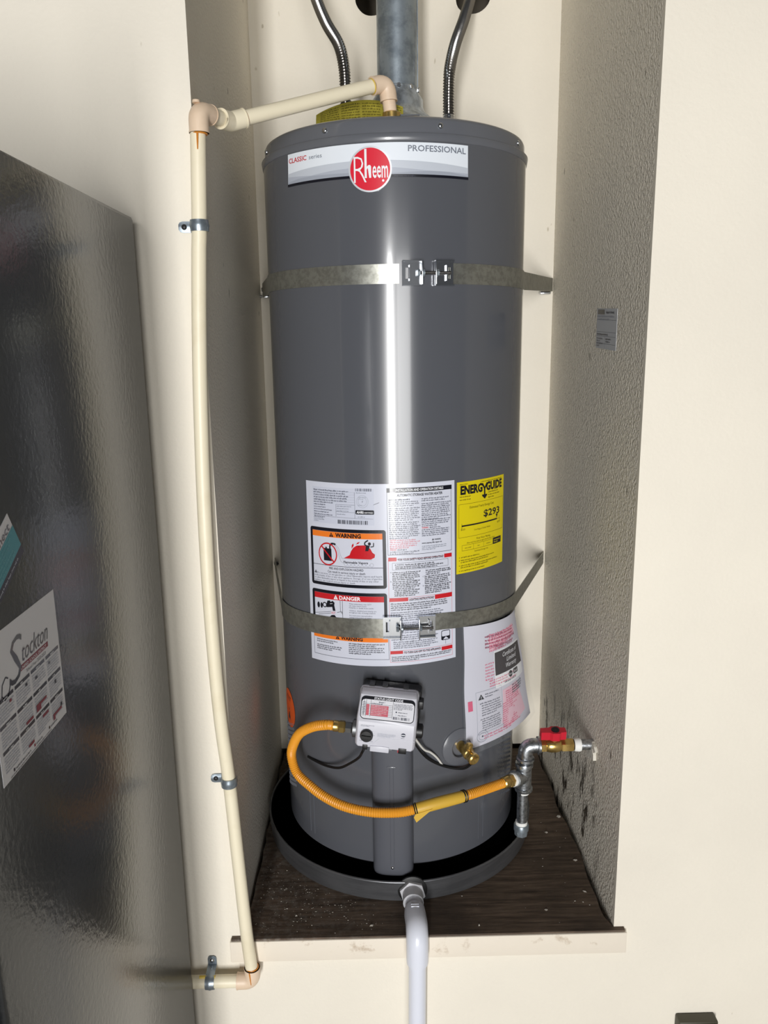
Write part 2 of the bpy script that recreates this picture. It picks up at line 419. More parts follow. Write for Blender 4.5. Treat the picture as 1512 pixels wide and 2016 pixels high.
# back wall with real round pipe holes
def wall_with_holes(name, x0, x1, z0, z1, y, th, holes, m):
    cu = bpy.data.curves.new(name, 'CURVE'); cu.dimensions = '2D'; cu.fill_mode = 'BOTH'; cu.extrude = th/2
    def ring(pts):
        sp = cu.splines.new('POLY'); sp.points.add(len(pts)-1); sp.use_cyclic_u = True
        for q, p in zip(sp.points, pts): q.co = (p[0], p[1], 0, 1)
    ring([(x0, z0), (x1, z0), (x1, z1), (x0, z1)])
    for hx, hz, hr in holes: ring([(hx+hr*(1+.06*math.sin(3*a+hx*40))*math.cos(a), hz+hr*(1+.05*math.cos(2*a))*math.sin(a)) for a in [2*math.pi*k/28 for k in range(28)]])
    ob = bpy.data.objects.new(name, cu); me0 = ob.to_mesh()
    gg = G(); gg.add([(p.co.x, y+th/2-p.co.z, p.co.y) for p in me0.vertices], [tuple(p.vertices) for p in me0.polygons])
    ob.to_mesh_clear(); bpy.data.objects.remove(ob); bpy.data.curves.remove(cu)
    return struct(gg.make(name, m, smooth=0))
HOLES = [(.282, 1.878, .034), (.514, 1.886, .040), (.10, 2.02, .036)]
wall_with_holes('wall_back', 0, W, .009, TOPZ, DEP, .014, HOLES, 'cream_wall_paint')
struct(slab('wall_cavity', 0, W, DEP+.45, DEP+.47, -.06, TOPZ, 'bare_drywall'))
struct(slab('ceiling', 0, W, .012, DEP+.47, TOPZ-.001, TOPZ+.05, 'cream_wall_paint'))
struct(slab('floor', -3.0, 3.0, -7.0, .9, FLOORZ-.1, FLOORZ, 'floor_concrete'))
# trim board under the platform
g = G(); g.rbox((.3605, -.0035, -.0265), (.764, .019, .045), .0015)
struct(g.make('trim_1', 'trim_paint', smooth=30))
# plywood platform: uneven far edges leave a dark gap along the walls
rnd = random.Random(4)
pts = [(-.019, -.010), (.739, -.010), (.739, 0.0), (.719, 0.0)]
for k in range(1, 24): pts.append((.711+rnd.uniform(-.004, .003)-(.004 if k > 12 else 0), .69*k/24))
pts += [(.708, .685), (.008, .685)]
for k in range(23, 0, -1): pts.append((.007+rnd.uniform(-.004, .003), .69*k/24))
pts += [(.001, 0.0), (-.019, 0.0)]
g = G(); g.prism(pts, ((0,0,0), (1,0,0), (0,1,0), (0,0,1)), -.0125, 0)
tag(g.make('plywood_platform', 'stained_plywood', smooth=0), 'dark water-stained plywood platform under the drain pan', 'platform')
struct(slab('subfloor', -.02, W+.02, .012, DEP+.47, -.10, -.06, 'bare_wood'))
# crumbs of plaster and dirt on the platform
rnd = random.Random(11); g = G()
def crumb(x, y, s):
    a = rnd.uniform(0, 6.28); p = [(x+s*rnd.uniform(.5, 1.3)*math.cos(a+k*1.57), y+s*rnd.uniform(.35, .9)*math.sin(a+k*1.57)) for k in range(4)]
    h = s*rnd.uniform(.3, .7); v = [(q[0], q[1], -.0002) for q in p]+[(x+(q[0]-x)*.5, y+(q[1]-y)*.5, h) for q in p]
    g.add(v, [(0,1,5,4), (1,2,6,5), (2,3,7,6), (3,0,4,7), (4,5,6,7)])
def in_pan(x, y): return math.hypot(x-.317, y-.385) < .312
n = 0
while n < 300:
    if rnd.random() < .62: x, y = rnd.uniform(.012, .26), rnd.betavariate(1.6, 2.2)*.27+.004
    else: x, y = rnd.uniform(.02, .70), rnd.uniform(.0, .60)
    if in_pan(x, y) or not .012 < x < .702: continue
    crumb(x, y, rnd.choice((.0006, .0008, .0010, .0013, .0020))); n += 1
for (x, y, s) in ((.698, .36, .007), (.690, .10, .005), (.655, .30, .005), (.60, .05, .0045), (.697, .20, .005), (.25, .018, .005), (.46, .012, .004), (.10, .05, .004)): crumb(x, y, s)
cr = g.make('plaster_crumbs', 'debris_pale', smooth=0); cr['kind'] = 'stuff'
tag(cr, 'pale plaster crumbs scattered over the plywood platform', 'debris')

# ------------------------------------------------------------------ refrigerator
FX = -.09
fr = thing('refrigerator', (FX-.37, -.36, FLOORZ), 'dark grey refrigerator standing against the wall with papers on its side', 'refrigerator')
g = G(); g.rbox((FX-.37, -.3575, (1.306+FLOORZ+.05)/2), (.74, .635, 1.306-FLOORZ-.05), .006); g.make('cabinet', 'fridge_side', fr)
slab('door_gasket', FX-.725, FX-.012, -.690, -.674, FLOORZ+.06, 1.29, 'fridge_gasket', fr)
for z0, z1 in ((FLOORZ+.07, .78), (.79, 1.30)):
    g = G(); g.rbox((FX-.37, -.724, (z0+z1)/2), (.735, .068, z1-z0), .012); d = g.make('door', 'fridge_door', fr)
    g = G(); za, zb = (z1-.50, z1-.05) if z1 < 1 else (z0+.05, z0+.35)
    g.tube(spline([(FX-.66, -.757, za), (FX-.66, -.80, za+.03), (FX-.66, -.80, zb-.03), (FX-.66, -.757, zb)], 6), .011, 10); g.make('handle', 'black_metal', d)
g = G(); g.rbox((FX-.05, -.70, 1.315), (.09, .10, .02), .006); g.make('hinge_cover', 'black_plastic', fr)
for x in (FX-.08, FX-.66):
    g = G(); g.lathe([(.022, 0), (.022, .03), (.012, .034), (.012, .055)], (x, -.62, FLOORZ), seg=16); g.make('foot', 'black_plastic', fr)
    g = G(); g.lathe([(.022, 0), (.022, .03), (.012, .034), (.012, .055)], (x, -.08, FLOORZ), seg=16); g.make('foot', 'black_plastic', fr)

def side_map(y0, z1, rot=0.0, off=.0006):
    ca, sa = math.cos(rot), math.sin(rot)
    def fn(s, t, h):
        a, b = s/1000, -t/1000
        return Vector((FX+off+h, y0+a*ca-b*sa, z1+a*sa+b*ca))
    return fn
# school calendar on the refrigerator side
fn = side_map(-.6265, .8525)
cal = sheet('calendar', fn, 157, 148, 'calendar_paper', None, thick=.0006)
tag(cal, 'white school-year calendar sheet with twelve months on the refrigerator side', 'calendar')
d = Decal(fn, 400)
d.text('print_black', 'S', 33, 62, 46, w=26, shear=.30, layer=2, bold=-.012)
d.line('print_black', [(36, 58), (30, 66), (22, 68), (17, 62), (20, 52), (28, 47), (33, 50)], 1.6); d.line('print_black', [(17, 62), (10, 66), (6, 63)], 1.0)
d.text('print_black', 'tockton', 64, 47, 19, w=64, shear=.30, bold=-.006)
d.rect('calendar_maroon', 58, 49.5, 128, 55); d.text('print_white', 'UNIFIED SCHOOL DISTRICT', 61, 54, 3.2, w=62)
d.text('print_black', 'School Year 2022-2023', 72, 61, 3.4, w=48)
for c in range(4):
    for r_ in range(3):
        x0 = 6+c*37.5; y0 = 64+r_*25.5
        d.rect('print_black', x0, y0, x0+34, y0+3.6); d.words('print_white', x0+12, x0+23, y0+2.7, 1, 3, 1.7, seed=c*7+r_)
        d.words('print_light_grey', x0+1, x0+33, y0+7.5, 6, 3.0, 1.8, seed=60+c*5+r_, ragged=.05)
for (x, y, w_, h_, cc) in ((30, 71, 4, 3, 'calendar_maroon'), (66, 71, 4, 3, 'print_black'), (89, 74, 5, 3, 'print_black'), (124, 72, 4, 3, 'print_black'), (58, 110, 17, 3, 'calendar_maroon'), (84, 104, 26, 3, 'calendar_maroon'), (84, 107, 11, 5, 'calendar_maroon'), (134, 98, 4, 4, 'print_black'), (58, 135, 13, 3, 'calendar_maroon'), (96, 121, 15, 3, 'calendar_maroon'), (121, 133, 24, 3, 'calendar_maroon'), (121, 136, 5, 4, 'calendar_maroon'), (143, 129, 4, 4, 'print_black')):
    d.rect(cc, x, y, x+w_, y+h_, 3)
d.rect('print_black', 22, 140.5, 25, 143.5); d.rect('calendar_maroon', 70, 140.5, 73, 143.5); d.rect('print_black', 108, 140.5, 111, 143.5)
d.words('print_text', 27, 64, 143.2, 1, 3, 1.8, seed=8); d.words('print_text', 75, 100, 143.2, 1, 3, 1.8, seed=9); d.words('print_text', 113, 140, 143.2, 1, 3, 1.8, seed=10)
d.words('print_text', 15, 142, 146.6, 1, 3, 1.4, seed=12, ragged=0)
d.build(cal, {'print_black': 'black_print', 'calendar_maroon': 'maroon_print', 'print_white': 'white_print', 'print_light_grey': 'grey_print', 'print_text': 'small_print'})
# magnet card
fn = side_map(-.6315, .9135, R_(30))
mg = sheet('magnet_card', fn, 88, 52, 'calendar_paper', None, thick=.0005)
tag(mg, 'tilted card with white, teal and navy bands on the refrigerator side', 'magnet')
d = Decal(fn, 400)
d.rect('magnet_teal', 0, 15.5, 88, 42); d.rect('magnet_navy', 0, 42, 88, 52)
d.text('print_black', 'nect', 54, 14.0, 8.6, w=27, shear=.2)
for k in range(5): d.words('magnet_teal_light', 30, 84, 21+k*4.4, 1, 4, 2.4, seed=k+2)
d.words('print_light_grey', 20, 86, 48, 1, 4, 2.4, seed=21, ragged=0)
d.build(mg, {'magnet_teal': 'teal_band', 'magnet_navy': 'navy_band', 'print_black': 'lettering', 'magnet_teal_light': 'small_print', 'print_light_grey': 'contact_print'})

# ------------------------------------------------------------------ drain pan and its drain
PX, PY, PR = .317, .385, .304
pan = thing('drain_pan', (PX, PY, 0), 'round grey metal drain pan under the water heater', 'pan')
g = G(); g.lathe([(0, .0004), (PR-.004, .0004), (PR, .004), (PR+.004, .047), (PR+.0025, .047), (PR-.0025, .006), (PR-.008, .0022), (0, .0022)], (PX, PY, 0), seg=120); g.make('pan_body', 'pan_metal', pan, 30)
g = G(); g.lathe([(PR+.0015+.0026*math.cos(a), .0475+.0026*math.sin(a)) for a in [2*math.pi*k/10 for k in range(11)]], (PX, PY, 0), seg=120); g.make('rolled_rim', 'pan_metal', pan, 60)
DX, DZ = .3335, .0265
yf = PY-PR-.002
g = G(); g.lathe([(.030, 0), (.030, .004), (.024, .006)], (DX, yf+.004, DZ+.003), (0,-1,0), 30); g.make('rubber_washer', 'black_rubber', pan)
g = G(); hexnut(g, (DX, yf, DZ), (0,-1,0), .0265, .009); g.lathe([(.0205, .004), (.0205, .034), (.017, .035)], (DX, yf, DZ), (0,-1,0), 32); g.make('drain_adapter', 'control_plastic_grey', pan)
dp = thing('drain_pipe', (DX, -.035, FLOORZ), 'white plastic drain pipe running from the pan down the wall', 'pipe')
g = G(); g.tube([(DX, yf-.02, DZ), (DX+.0015, -.012, DZ)], .0168, 28); g.make('stub_pipe', 'pvc_white', dp)
EY = -.037
p = [Vector((DX+.0015, .028, DZ)), Vector((DX+.0015, .012, DZ))]+arc((DX+.003, EY, DZ), (0,-1,0), (0,0,-1), .026)+[Vector((DX+.003, EY, -.028)), Vector((DX+.003, EY, -.036))]
g = G(); g.tube(p, [.0198]+[.0212]*(len(p)-2)+[.0206], 32); g.make('elbow', 'pvc_white', dp)
for k in (0, 1):
    g = G(); g.tube([(DX-.006, .016-.006*k, DZ+.0208), (DX+.009, .016-.006*k, DZ+.0208)], .0011, 8); g.make('moulded_rib', 'pvc_white', dp)
g = G(); g.tube([(DX+.003, EY, -.02), (DX+.001, EY, -.25), (DX-.001, EY, FLOORZ+.02)], .0168, 28); g.make('down_pipe', 'pvc_white', dp)

# ------------------------------------------------------------------ water heater
wh = thing('water_heater', (TX, TY, 0), 'tall dark grey gas storage water heater standing in the alcove', 'water heater')
TOP = 1.490
g = G(); g.lathe([(TR-.006, .052), (TR, .058), (TR, 1.449)], (TX, TY, 0), seg=160); jacket = g.make('tank_jacket', 'tank_grey', wh, 0)
# the round hole in the jacket for the drain valve
dth, dz = 25.6, .3065
nD = (tp(dth, 1, 0)-Vector((TX, TY, 0))).normalized(); tD = Vector((math.cos(R_(dth)), math.sin(R_(dth)), 0)); oD = tp(dth, TR, dz)
cut = G().lathe([(.0212, -.056), (.0212, .02)], oD, nD, 40).make('cutter', 'tank_grey', None, 0)
md = jacket.modifiers.new('hole', 'BOOLEAN'); md.operation = 'DIFFERENCE'; md.solver = 'EXACT'; md.object = cut
bpy.context.view_layer.update(); dg = bpy.context.evaluated_depsgraph_get()
me_cut = bpy.data.meshes.new_from_object(jacket.evaluated_get(dg), depsgraph=dg); jacket.modifiers.clear(); jacket.data = me_cut
bpy.data.objects.remove(cut, do_unlink=True)
me_cut.shade_smooth(); me_cut.set_sharp_from_angle(angle=R_(30))
g = G(); g.lathe([(TR-.004, 1.4470), (TR+.0012, 1.4475), (TR+.0018, 1.4485), (TR+.0036, 1.4592), (TR+.0026, 1.4602), (TR-.0034, 1.4612), (TR-.0038, 1.481), (TR-.006, 1.486), (TR-.011, 1.4892), (TR-.018, 1.490), (.05, 1.492), (0, 1.492)], (TX, TY, 0), seg=160); g.make('top_cap', 'cap_grey', wh, 60)
g = G(); g.lathe([(0, .054), (TR-.010, .054), (TR-.010, .075)], (TX, TY, 0), seg=96); g.make('base_plate', 'black_metal', wh)
for k in range(3):
    a = 30+120*k; g = G(); g.lathe([(.022, .002), (.022, .006), (.015, .010), (.015, .056)], tp(a, TR-.06, 0), seg=20); g.make('foot', 'black_metal', wh)
for th in (-74, -29.6, 16.1, 62, 108):
    n = tp(th, 1, 0)-Vector((TX, TY, 0)); g = G()
    g.lathe([(.0050, -.001), (.0050, .0008), (.0042, .0024), (.0022, .0034), (0, .0036)], tp(th, TR-.0038, 1.4735), n, 16); g.make('screw', 'bright_zinc', wh, 60)
# embossed jacket seams near the base
for th in (-50.5, -47.5, 37.0, 40):
    g = G(); g.tube([tp(th, TR+.0002, .075), tp(th, TR+.0002, .185)], .0011, 8); g.make('jacket_seam', 'tank_grey', wh)
# air intake perforations left and right of the base
rnd = random.Random(5)
for cth in (59, -73):
    g = G()
    for i in range(9):
        for j in range(15):
            th = cth-7.5+i*1.9; z = .300-j*.0105-(i*.0035 if cth > 0 else (8-i)*.0035)
            a = tp(th, TR-.0004, z+.0022); b = tp(th+.60, TR-.0004, z-.0026); c = tp(th, TR+.0016, z); e = tp(th+.60, TR+.0016, z-.0048); f = tp(th, TR-.0004, z-.0002); h = tp(th+.60, TR-.0004, z-.0050)
            g.add([a, b, c, e, f, h], [(0, 1, 3, 2), (2, 3, 5, 4), (0, 2, 4), (1, 5, 3)])
    o = g.make('air_intake_louvres', 'tank_grey', wh, 0); o['kind'] = 'stuff'
# half-round burner cover under the control
CH = -5.4
n0 = (tp(CH, 1, 0)-Vector((TX, TY, 0))).normalized(); t0 = Vector((math.cos(R_(CH)), math.sin(R_(CH)), 0))
def chute(zt, zb, hw, dep, nseg=14):
    g = G(); prof = []
    for k in range(nseg+1):
        a = math.pi*k/nseg; x = -math.cos(a); x = math.copysign(abs(x)**.75, x); prof.append((x*hw, dep*math.sin(a)**.62))
    rows = [(zt, .9), (zt-.004, 1.0), (zb+.035, 1.0), (zb+.022, .985), (zb+.012, .93), (zb+.004, .82), (zb, .66)]
    vs_ = []; m_ = len(prof)
    for z, k in rows:
        for x, dd in prof: vs_.append(Vector((TX, TY, z))+n0*(TR-.010+(dd+.010)*(k if k < 1 else 1))+t0*x*(1 if k >= .93 else .90+.1*k))
    fs = [(i*m_+k, i*m_+k+1, (i+1)*m_+k+1, (i+1)*m_+k) for i in range(len(rows)-1) for k in range(m_-1)]
    fs += [tuple(range(m_)), tuple((len(rows)-1)*m_+k for k in range(m_))]
    return g.add(vs_, fs)
cv = chute(.338, .044, .0415, .033).make('burner_cover', 'skirt_grey', wh, 40)
g = G()
for sx in (-.0036, .0036):
    a = Vector((TX, TY, 0))+n0*(TR+.0325)+t0*sx; g.tube([a+Vector((0,0,.297)), a+Vector((0,0,.078))], .0009, 6)
g.make('embossed_rib', 'skirt_grey', cv)
c0 = Vector((TX, TY, 0))+n0*(TR+.033)
g = G(); g.lathe([(.0032, 0), (.0026, .0014), (0, .0018)], c0+Vector((0, 0, .072)), n0, 12); g.make('rivet', 'bright_zinc', cv, 60)
g = G(); g.rbox(c0+Vector((0,0,.296))-n0*.0005, (.018, .003, .003), .001, Matrix((t0, -n0, Vector((0,0,1)))).transposed()); g.make('embossed_tab', 'cap_grey', cv)

# ---- brand label on the top of the jacket
def cyl_map(tl, tr, bl, br, Wm, Hm, r):
    def fn(s, t, h):
        u, v = s/Wm, t/Hm
        th = (1-v)*((1-u)*tl[0]+u*tr[0])+v*((1-u)*bl[0]+u*br[0]); z = (1-v)*((1-u)*tl[1]+u*tr[1])+v*((1-u)*bl[1]+u*br[1])
        return tp(th, r+h, z)
    return fn
fn = cyl_map((-48.9, 1.4462), (27.35, 1.4448), (-49.3, 1.3930), (27.45, 1.3905), 348, 56, TR+.0006)
fnb = fn
bl = sheet('brand_label', fn, 348, 56, 'brand_white', wh, nx=58, ny=2)
plabel(bl, 'white brand label with silver waves')
d = Decal(fn)
def curve_band(col, ys_top, ys_bot, layer):
    n = 58; P = []
    f = lambda ys, x: np.interp(x, [q[0] for q in ys], [q[1] for q in ys])
    for i in range(n+1):
        x = 348*i/n; P += [(x, f(ys_top, x)), (x, f(ys_bot, x))]
    d.raw(col, P, [(2*i, 2*i+1, 2*i+3, 2*i+2) for i in range(n)], layer)
def quadc(p): 
    c = np.polyfit([q[0] for q in p], [q[1] for q in p], 2); return [(x, float(np.polyval(c, x))) for x in range(0, 349, 6)]
b1 = quadc([(0, 35), (77, 29.6), (134, 28.3), (216, 29.6), (276, 32.5), (348, 37)])
curve_band('brand_silver', b1, [(0, 53.5), (348, 53.5)], 1)
curve_band('brand_silver_mid', [(0, 40), (60, 45), (105, 41.3), (139, 40), (216, 41.5), (270, 46), (348, 47)], [(0, 53.5), (348, 53.5)], 2)
curve_band('brand_silver_deep', [(0, 50), (30, 46.5), (60, 45.8), (139, 48), (216, 50.5), (276, 46.8), (312, 47.2), (348, 51)], [(0, 53.5), (348, 53.5)], 3)
d.rect('print_black', -.3, 52.9, 348.3, 57.4, 4)
d.text('print_red', 'CLASSIC', 4, 16.6, 8.2, w=46, bold=.012, layer=5)
d.text('print_grey', 'series', 56, 16.4, 7.2, w=28, layer=5)
d.text('print_grey', 'PROFESSIONAL', 238, 14.8, 9.6, w=105, bold=.015, layer=5)
d.words('print_text', 214, 262, 56.4, 1, 3, 2.2, seed=5, layer=5)
d.build(bl, {'brand_silver': 'silver_wave', 'brand_silver_mid': 'silver_wave', 'brand_silver_deep': 'silver_wave', 'print_black': 'black_line', 'print_red': 'red_lettering', 'print_grey': 'grey_lettering', 'print_text': 'small_print'})
# badge: a thin disc proud of the label
bz = 1.4035; bth = -11.0; BR_ = .0375
def badge_map(s, t, h): return tp(bth+math.degrees(s/1000/TR), TR+.0022+h, bz-t/1000)
d = Decal(badge_map); d.disc('badge_silver', 0, 0, 37.5, 37.0, 0, 64); d.disc('badge_red', 0, 0, 34.6, 34.2, 1, 64)
v = d.L[('badge_silver', 0)]
bg_ = G(); n = 64
P0 = [tp(bth+math.degrees(BR_*math.cos(2*math.pi*k/n)/TR), TR+.0002, bz+.037*math.sin(2*math.pi*k/n)) for k in range(n)]
P1 = [tp(bth+math.degrees(BR_*math.cos(2*math.pi*k/n)/TR), TR+.0023, bz+.037*math.sin(2*math.pi*k/n)) for k in range(n)]
bg_.add(P0+P1, [(k, (k+1) % n, n+(k+1) % n, n+k) for k in range(n)]); bg_.add(v.v, v.f)
bd = bg_.make('badge', 'badge_silver', wh, 30); plabel(bd, 'round red brand badge with silver rim'); del d.L[('badge_silver', 0)]
d.text('print_white', 'R', -28, 22, 44, w=22, bold=-.02, layer=2)
d.rect('print_white', -9.2, -37*.93+2, -5.4, 14, 2)
d.poly('print_white', [(-5.4, -4), (-2.5, -6.5), (.6, -6.5), (2.2, -4), (2.2, 14), (-1.4, 14), (-1.4, -3), (-3.6, -2.4), (-5.4, 1)], 2)
d.text('print_white', 'eem', 4.4, 14, 27.5, w=26.5, bold=.012, layer=2)
d.disc('print_white', 22.5, 19, 2.0, layer=2, n=14)
d.build(bd, {'badge_red': 'red_field', 'print_white': 'white_lettering'})

# ---- instruction label
fn = cyl_map((-44.75, .854), (22.15, .8592), (-44.88, .4850), (23.25, .5036), 308, 355, TR+.0006)
il = sheet('instruction_label', fn, 308, 355, 'label_white', wh, nx=52, ny=4)
plabel(il, 'large white warning and instruction label')
d = Decal(fn)
K, T_, RD, OR, WT = 'print_black', 'print_text', 'print_red', 'print_orange', 'print_white'
d.rect('label_paper', 18, 9.5, 152, 77.5, 0)
d.words(T_, 21, 104, 16.0, 6, 4.6, 2.4, seed=1, ragged=.25)
for k in range(5): d.line('print_light_grey', [(21, 17.5+k*4.6), (114, 16.5+k*4.7)], .35, 1)
d.words(T_, 21, 66, 43.5, 6, 4.6, 2.0, seed=2, ragged=.4); d.words('print_grey', 76, 108, 44, 3, 4.4, 1.8, seed=3, ragged=.2); d.words('print_grey', 76, 110, 59, 1, 4, 1.8, seed=31)
d.line(T_, [(74, 40), (74, 63)], .5); d.line(T_, [(114, 16), (114, 65)], .5); d.line(T_, [(74, 40), (114, 40)], .4); d.line(T_, [(74, 54), (114, 54)], .4); d.line(T_, [(20, 63.5), (150, 65.5)], .4)
d.words('print_grey', 20, 46, 68.5, 3, 3.1, 1.6, seed=4, ragged=.3)
d.bars('print_text', 116, 8.6, 148, 13.8, 26, 5); d.words('print_grey', 117, 142, 17.6, 1, 3, 1.6, seed=6)
d.bars(K, 77.5, 69.0, 140, 76.4, 34, 7)
for r_ in (11.5, 8.2): d.ring('print_light_grey', 129.5, 33, r_-.3, r_+.3)
d.words('print_light_grey', 121, 138, 26, 2, 3.2, 2, seed=61); d.text(T_, 'd', 128.4, 34.4, 3.4, layer=2); d.words('print_light_grey', 121, 139, 41, 1, 3, 2, seed=62)
d.rrect(K, 115.3, 49, 152, 57.2, 2, 1); d.text(WT, 'AHRI', 117.5, 55.4, 4.6, w=13.5, bold=.03); d.text(WT, 'CERTIFIED', 132, 55.4, 3.0, w=18)
d.words('print_grey', 120, 145, 62.6, 1, 3, 1.8, seed=63)
d.line(T_, [(151, 39), (162, 34.5)], .7)
# warning panel
d.rrect(K, 8.7, 86.4, 173.4, 199.5, 5, 1); d.rect('label_white', 15, 92.8, 166.8, 193.2, 2)
d.rect(OR, 15, 93.0, 166.8, 104.0, 3)
d.tri(61.8, 102.8, 8.6, layer=4); d.text(K, 'WARNING', 71, 102.4, 7.4, w=54, bold=.045, layer=4)
d.ring(RD, 52, 137, 19.6, 22.2, 5); 
d.poly(K, [(42, 126), (61, 126), (61.5, 150), (42.6, 150)], 3); d.rect(K, 47, 123.2, 50.5, 126.5, 3)
d.line(K, [(58, 127), (57.5, 121), (60, 116.5), (66, 115.6), (71, 117.2)], 3.6, 3)
d.line(RD, [(37, 122), (67, 152)], 2.6, 5); d.line(RD, [(37.0, 121.6), (42.5, 126.8)], 2.8, 6); d.line(RD, [(61, 146), (67, 152)], 2.8, 6)
d.poly(RD, [(88.6, 142), (101, 135.5), (104, 128), (109, 121), (116, 116.5), (119, 121.5), (124, 116), (126, 121), (131, 115.5), (134, 117), (131, 126), (137, 128), (143, 122), (141, 130), (147, 129.5), (145, 134), (152, 133), (147, 138), (151, 139), (143.6, 142.6)], 3)
d.poly(RD, [(105.5, 123), (106, 116), (109.5, 112.5), (110, 117)], 3); d.poly(RD, [(114.5, 114.5), (118, 110.5), (123, 109), (119.5, 113)], 3)
d.disc(K, 141.5, 112.6, 3.0, layer=4, n=16); d.line(K, [(138.5, 117.5), (132, 114.5), (132.6, 110), (139, 105.8)], 2.4, 4); d.poly(K, [(135, 115), (142.5, 116), (141, 121), (139, 126.5), (133, 126.5), (134, 120)], 4)
d.line(K, [(143.5, 118.5), (149.5, 117.6), (149.6, 110.5)], 1.8, 4); d.line('print_grey', [(71, 117.2), (78, 124), (80, 133), (84, 142.5), (146, 143.6)], .5, 3)
d.line('print_grey', [(69, 118.6), (75, 126), (78, 138), (82, 149), (90, 153.5)], .5, 3)
for k in range(8): d.ring('print_grey', 92+k*7.6, 153.6, 3.2, 3.6, 3, 12)
d.rect('label_white', 87, 146.2, 142, 152.5, 4); d.text(K, 'Flammable Vapors', 88, 151.6, 4.2, w=50, bold=.025, layer=5)
d.rect(K, 15, 158.6, 166.8, 159.5, 3)
d.text(K, 'FIRE AND EXPLOSION HAZARD', 54.6, 166.2, 4.3, w=74, bold=.012, layer=4)
d.text(K, 'Can result in serious injury or death', 51, 172.8, 4.3, w=81, bold=.006, layer=4)
d.tri(20.5, 176.8, 6, mark='label_white', layer=4)
for k, (tt, w_) in enumerate((('Do not store or use gasoline or other flammable vapors and liquids', 140), ('in the vicinity of this or any other appliance. Storage of or use of gasoline', 148), ('or other flammable vapors or liquids in the vicinity of this or any other', 141), ('appliance can result in serious injury or death.', 95))):
    d.text(T_, tt, 25 if k == 0 else 17, 177.4+k*4.75, 3.3, w=w_, layer=4, res=1)
# danger panel
d.rrect(K, 8.5, 208.8, 173.2, 290, 5, 1); d.rect('label_white', 15, 215, 167.2, 284, 2)
d.rect(RD, 15, 215.1, 167.2, 226.2, 3); d.tri(68, 224.6, 8.6, WT, RD, 4); d.text(WT, 'DANGER', 76, 224.2, 7.0, w=45.5, bold=.03, layer=4)
d.disc(K, 25, 240.5, 3.4, 6, 4, 18); d.disc(K, 33, 240.5, 3.0, 5.6, 4, 18); d.ring(K, 41, 238.5, 3.4, 5.4, 4, 20)
d.poly(K, [(44, 240), (48, 229.5), (54, 228.5), (56, 231.5), (60, 228.5), (65, 232), (64, 237), (66.5, 248), (60.5, 248.5), (59, 241), (46, 243)], 4); d.line(WT, [(54, 235), (60, 234)], .8, 5)
d.line(K, [(77.8, 226.2), (77.8, 247), (83, 250.5)], .8, 3); d.line(K, [(82.6, 226.2), (82.6, 282)], .8, 3); d.line(K, [(15, 258), (56, 250.6), (66, 249.4)], .7, 3); d.line(K, [(24, 260), (57, 253.4)], .7, 3); d.line(K, [(70, 251), (77.8, 248.6), (82.6, 253)], .8, 3)
d.rect('label_white', 56, 249, 67.5, 255.5, 5); d.text('print_pale_red', 'HOT', 57, 254.8, 4.6, w=9.5, bold=.02, layer=6)
d.poly(K, [(52, 262), (57, 257.5), (60, 260), (64, 256.5), (70, 263)], 4)
for k, tt in enumerate(('Water temperature over 125\u00b0F', 'can cause severe burns', 'instantly or death from scalds.', '', 'Children, disabled and elderly are', 'at highest risk of being scalded.', '', 'See instruction manual before', 'setting temperature at water', 'heater.')):
    y = 232.2+k*3.75-(1.6 if k > 3 else 0)-(1.6 if k > 6 else 0)
    if tt: d.text(T_, tt, 97, y, 2.5, w=len(tt)*1.62, layer=4, res=1)
# second warning panel
d.frame(T_, 9, 295.4, 175.2, 342, .7, 1); d.rect(OR, 9.3, 295.8, 173.4, 306.6, 2)
d.tri(69.5, 304.6, 7.8, layer=3); d.text(K, 'WARNING', 77, 304.6, 6.6, w=46.5, bold=.04, layer=3)
d.words(K, 17.6, 80, 311.8, 2, 4.0, 2.3, seed=70, layer=3, ragged=.2); d.words(K, 17.6, 80, 323.0, 3, 3.8, 2.3, seed=71, layer=3)
d.words(K, 94, 167, 312.0, 6, 3.9, 2.3, seed=72, layer=3, ragged=.25)
# right hand panel
d.rect(K, 176.2, 8.0, 301.8, 16.2, 2); d.text(WT, 'INSTALLATION AND OPERATION DETAILS', 193.5, 14.2, 4.3, w=91, bold=.02, layer=3)
d.text(K, 'AUTOMATIC STORAGE WATER HEATER', 195.6, 23.8, 4.5, w=87.5, bold=.03)
d.frame(K, 176.4, 8.0, 301, 135, .7, 1)
d.words(T_, 180, 237, 31.0, 1, 3.7, 2.5, seed=80, bold=.74, ragged=.2); d.words(T_, 180, 238, 34.8, 3, 3.72, 2.3, seed=81)
d.words(T_, 180, 239, 47.0, 7, 3.72, 2.3, seed=82); d.words(T_, 180, 239, 73.8, 9, 3.72, 2.3, seed=83)
d.text(RD, 'CAUTION:', 180.5, 107.4, 2.6, w=12.5, bold=.02); d.words('print_pale_red', 194.5, 237, 107.4, 1, 3.7, 2.3, seed=84); d.words('print_pale_red', 180.5, 238, 111.1, 4, 3.72, 2.3, seed=85)
d.text(RD, 'WARNING:', 180.5, 126, 2.6, w=12.5, bold=.02); d.words(T_, 194.5, 236, 126, 1, 3.7, 2.2, seed=86); d.words(T_, 180.5, 238, 129.8, 2, 3.5, 2.2, seed=87)
d.words(T_, 241.6, 299, 30.8, 2, 3.9, 2.3, seed=88); d.words(T_, 241.6, 299, 40.0, 9, 3.75, 2.4, seed=89); d.words(T_, 241.6, 299, 71.6, 4, 3.7, 2.3, seed=90)
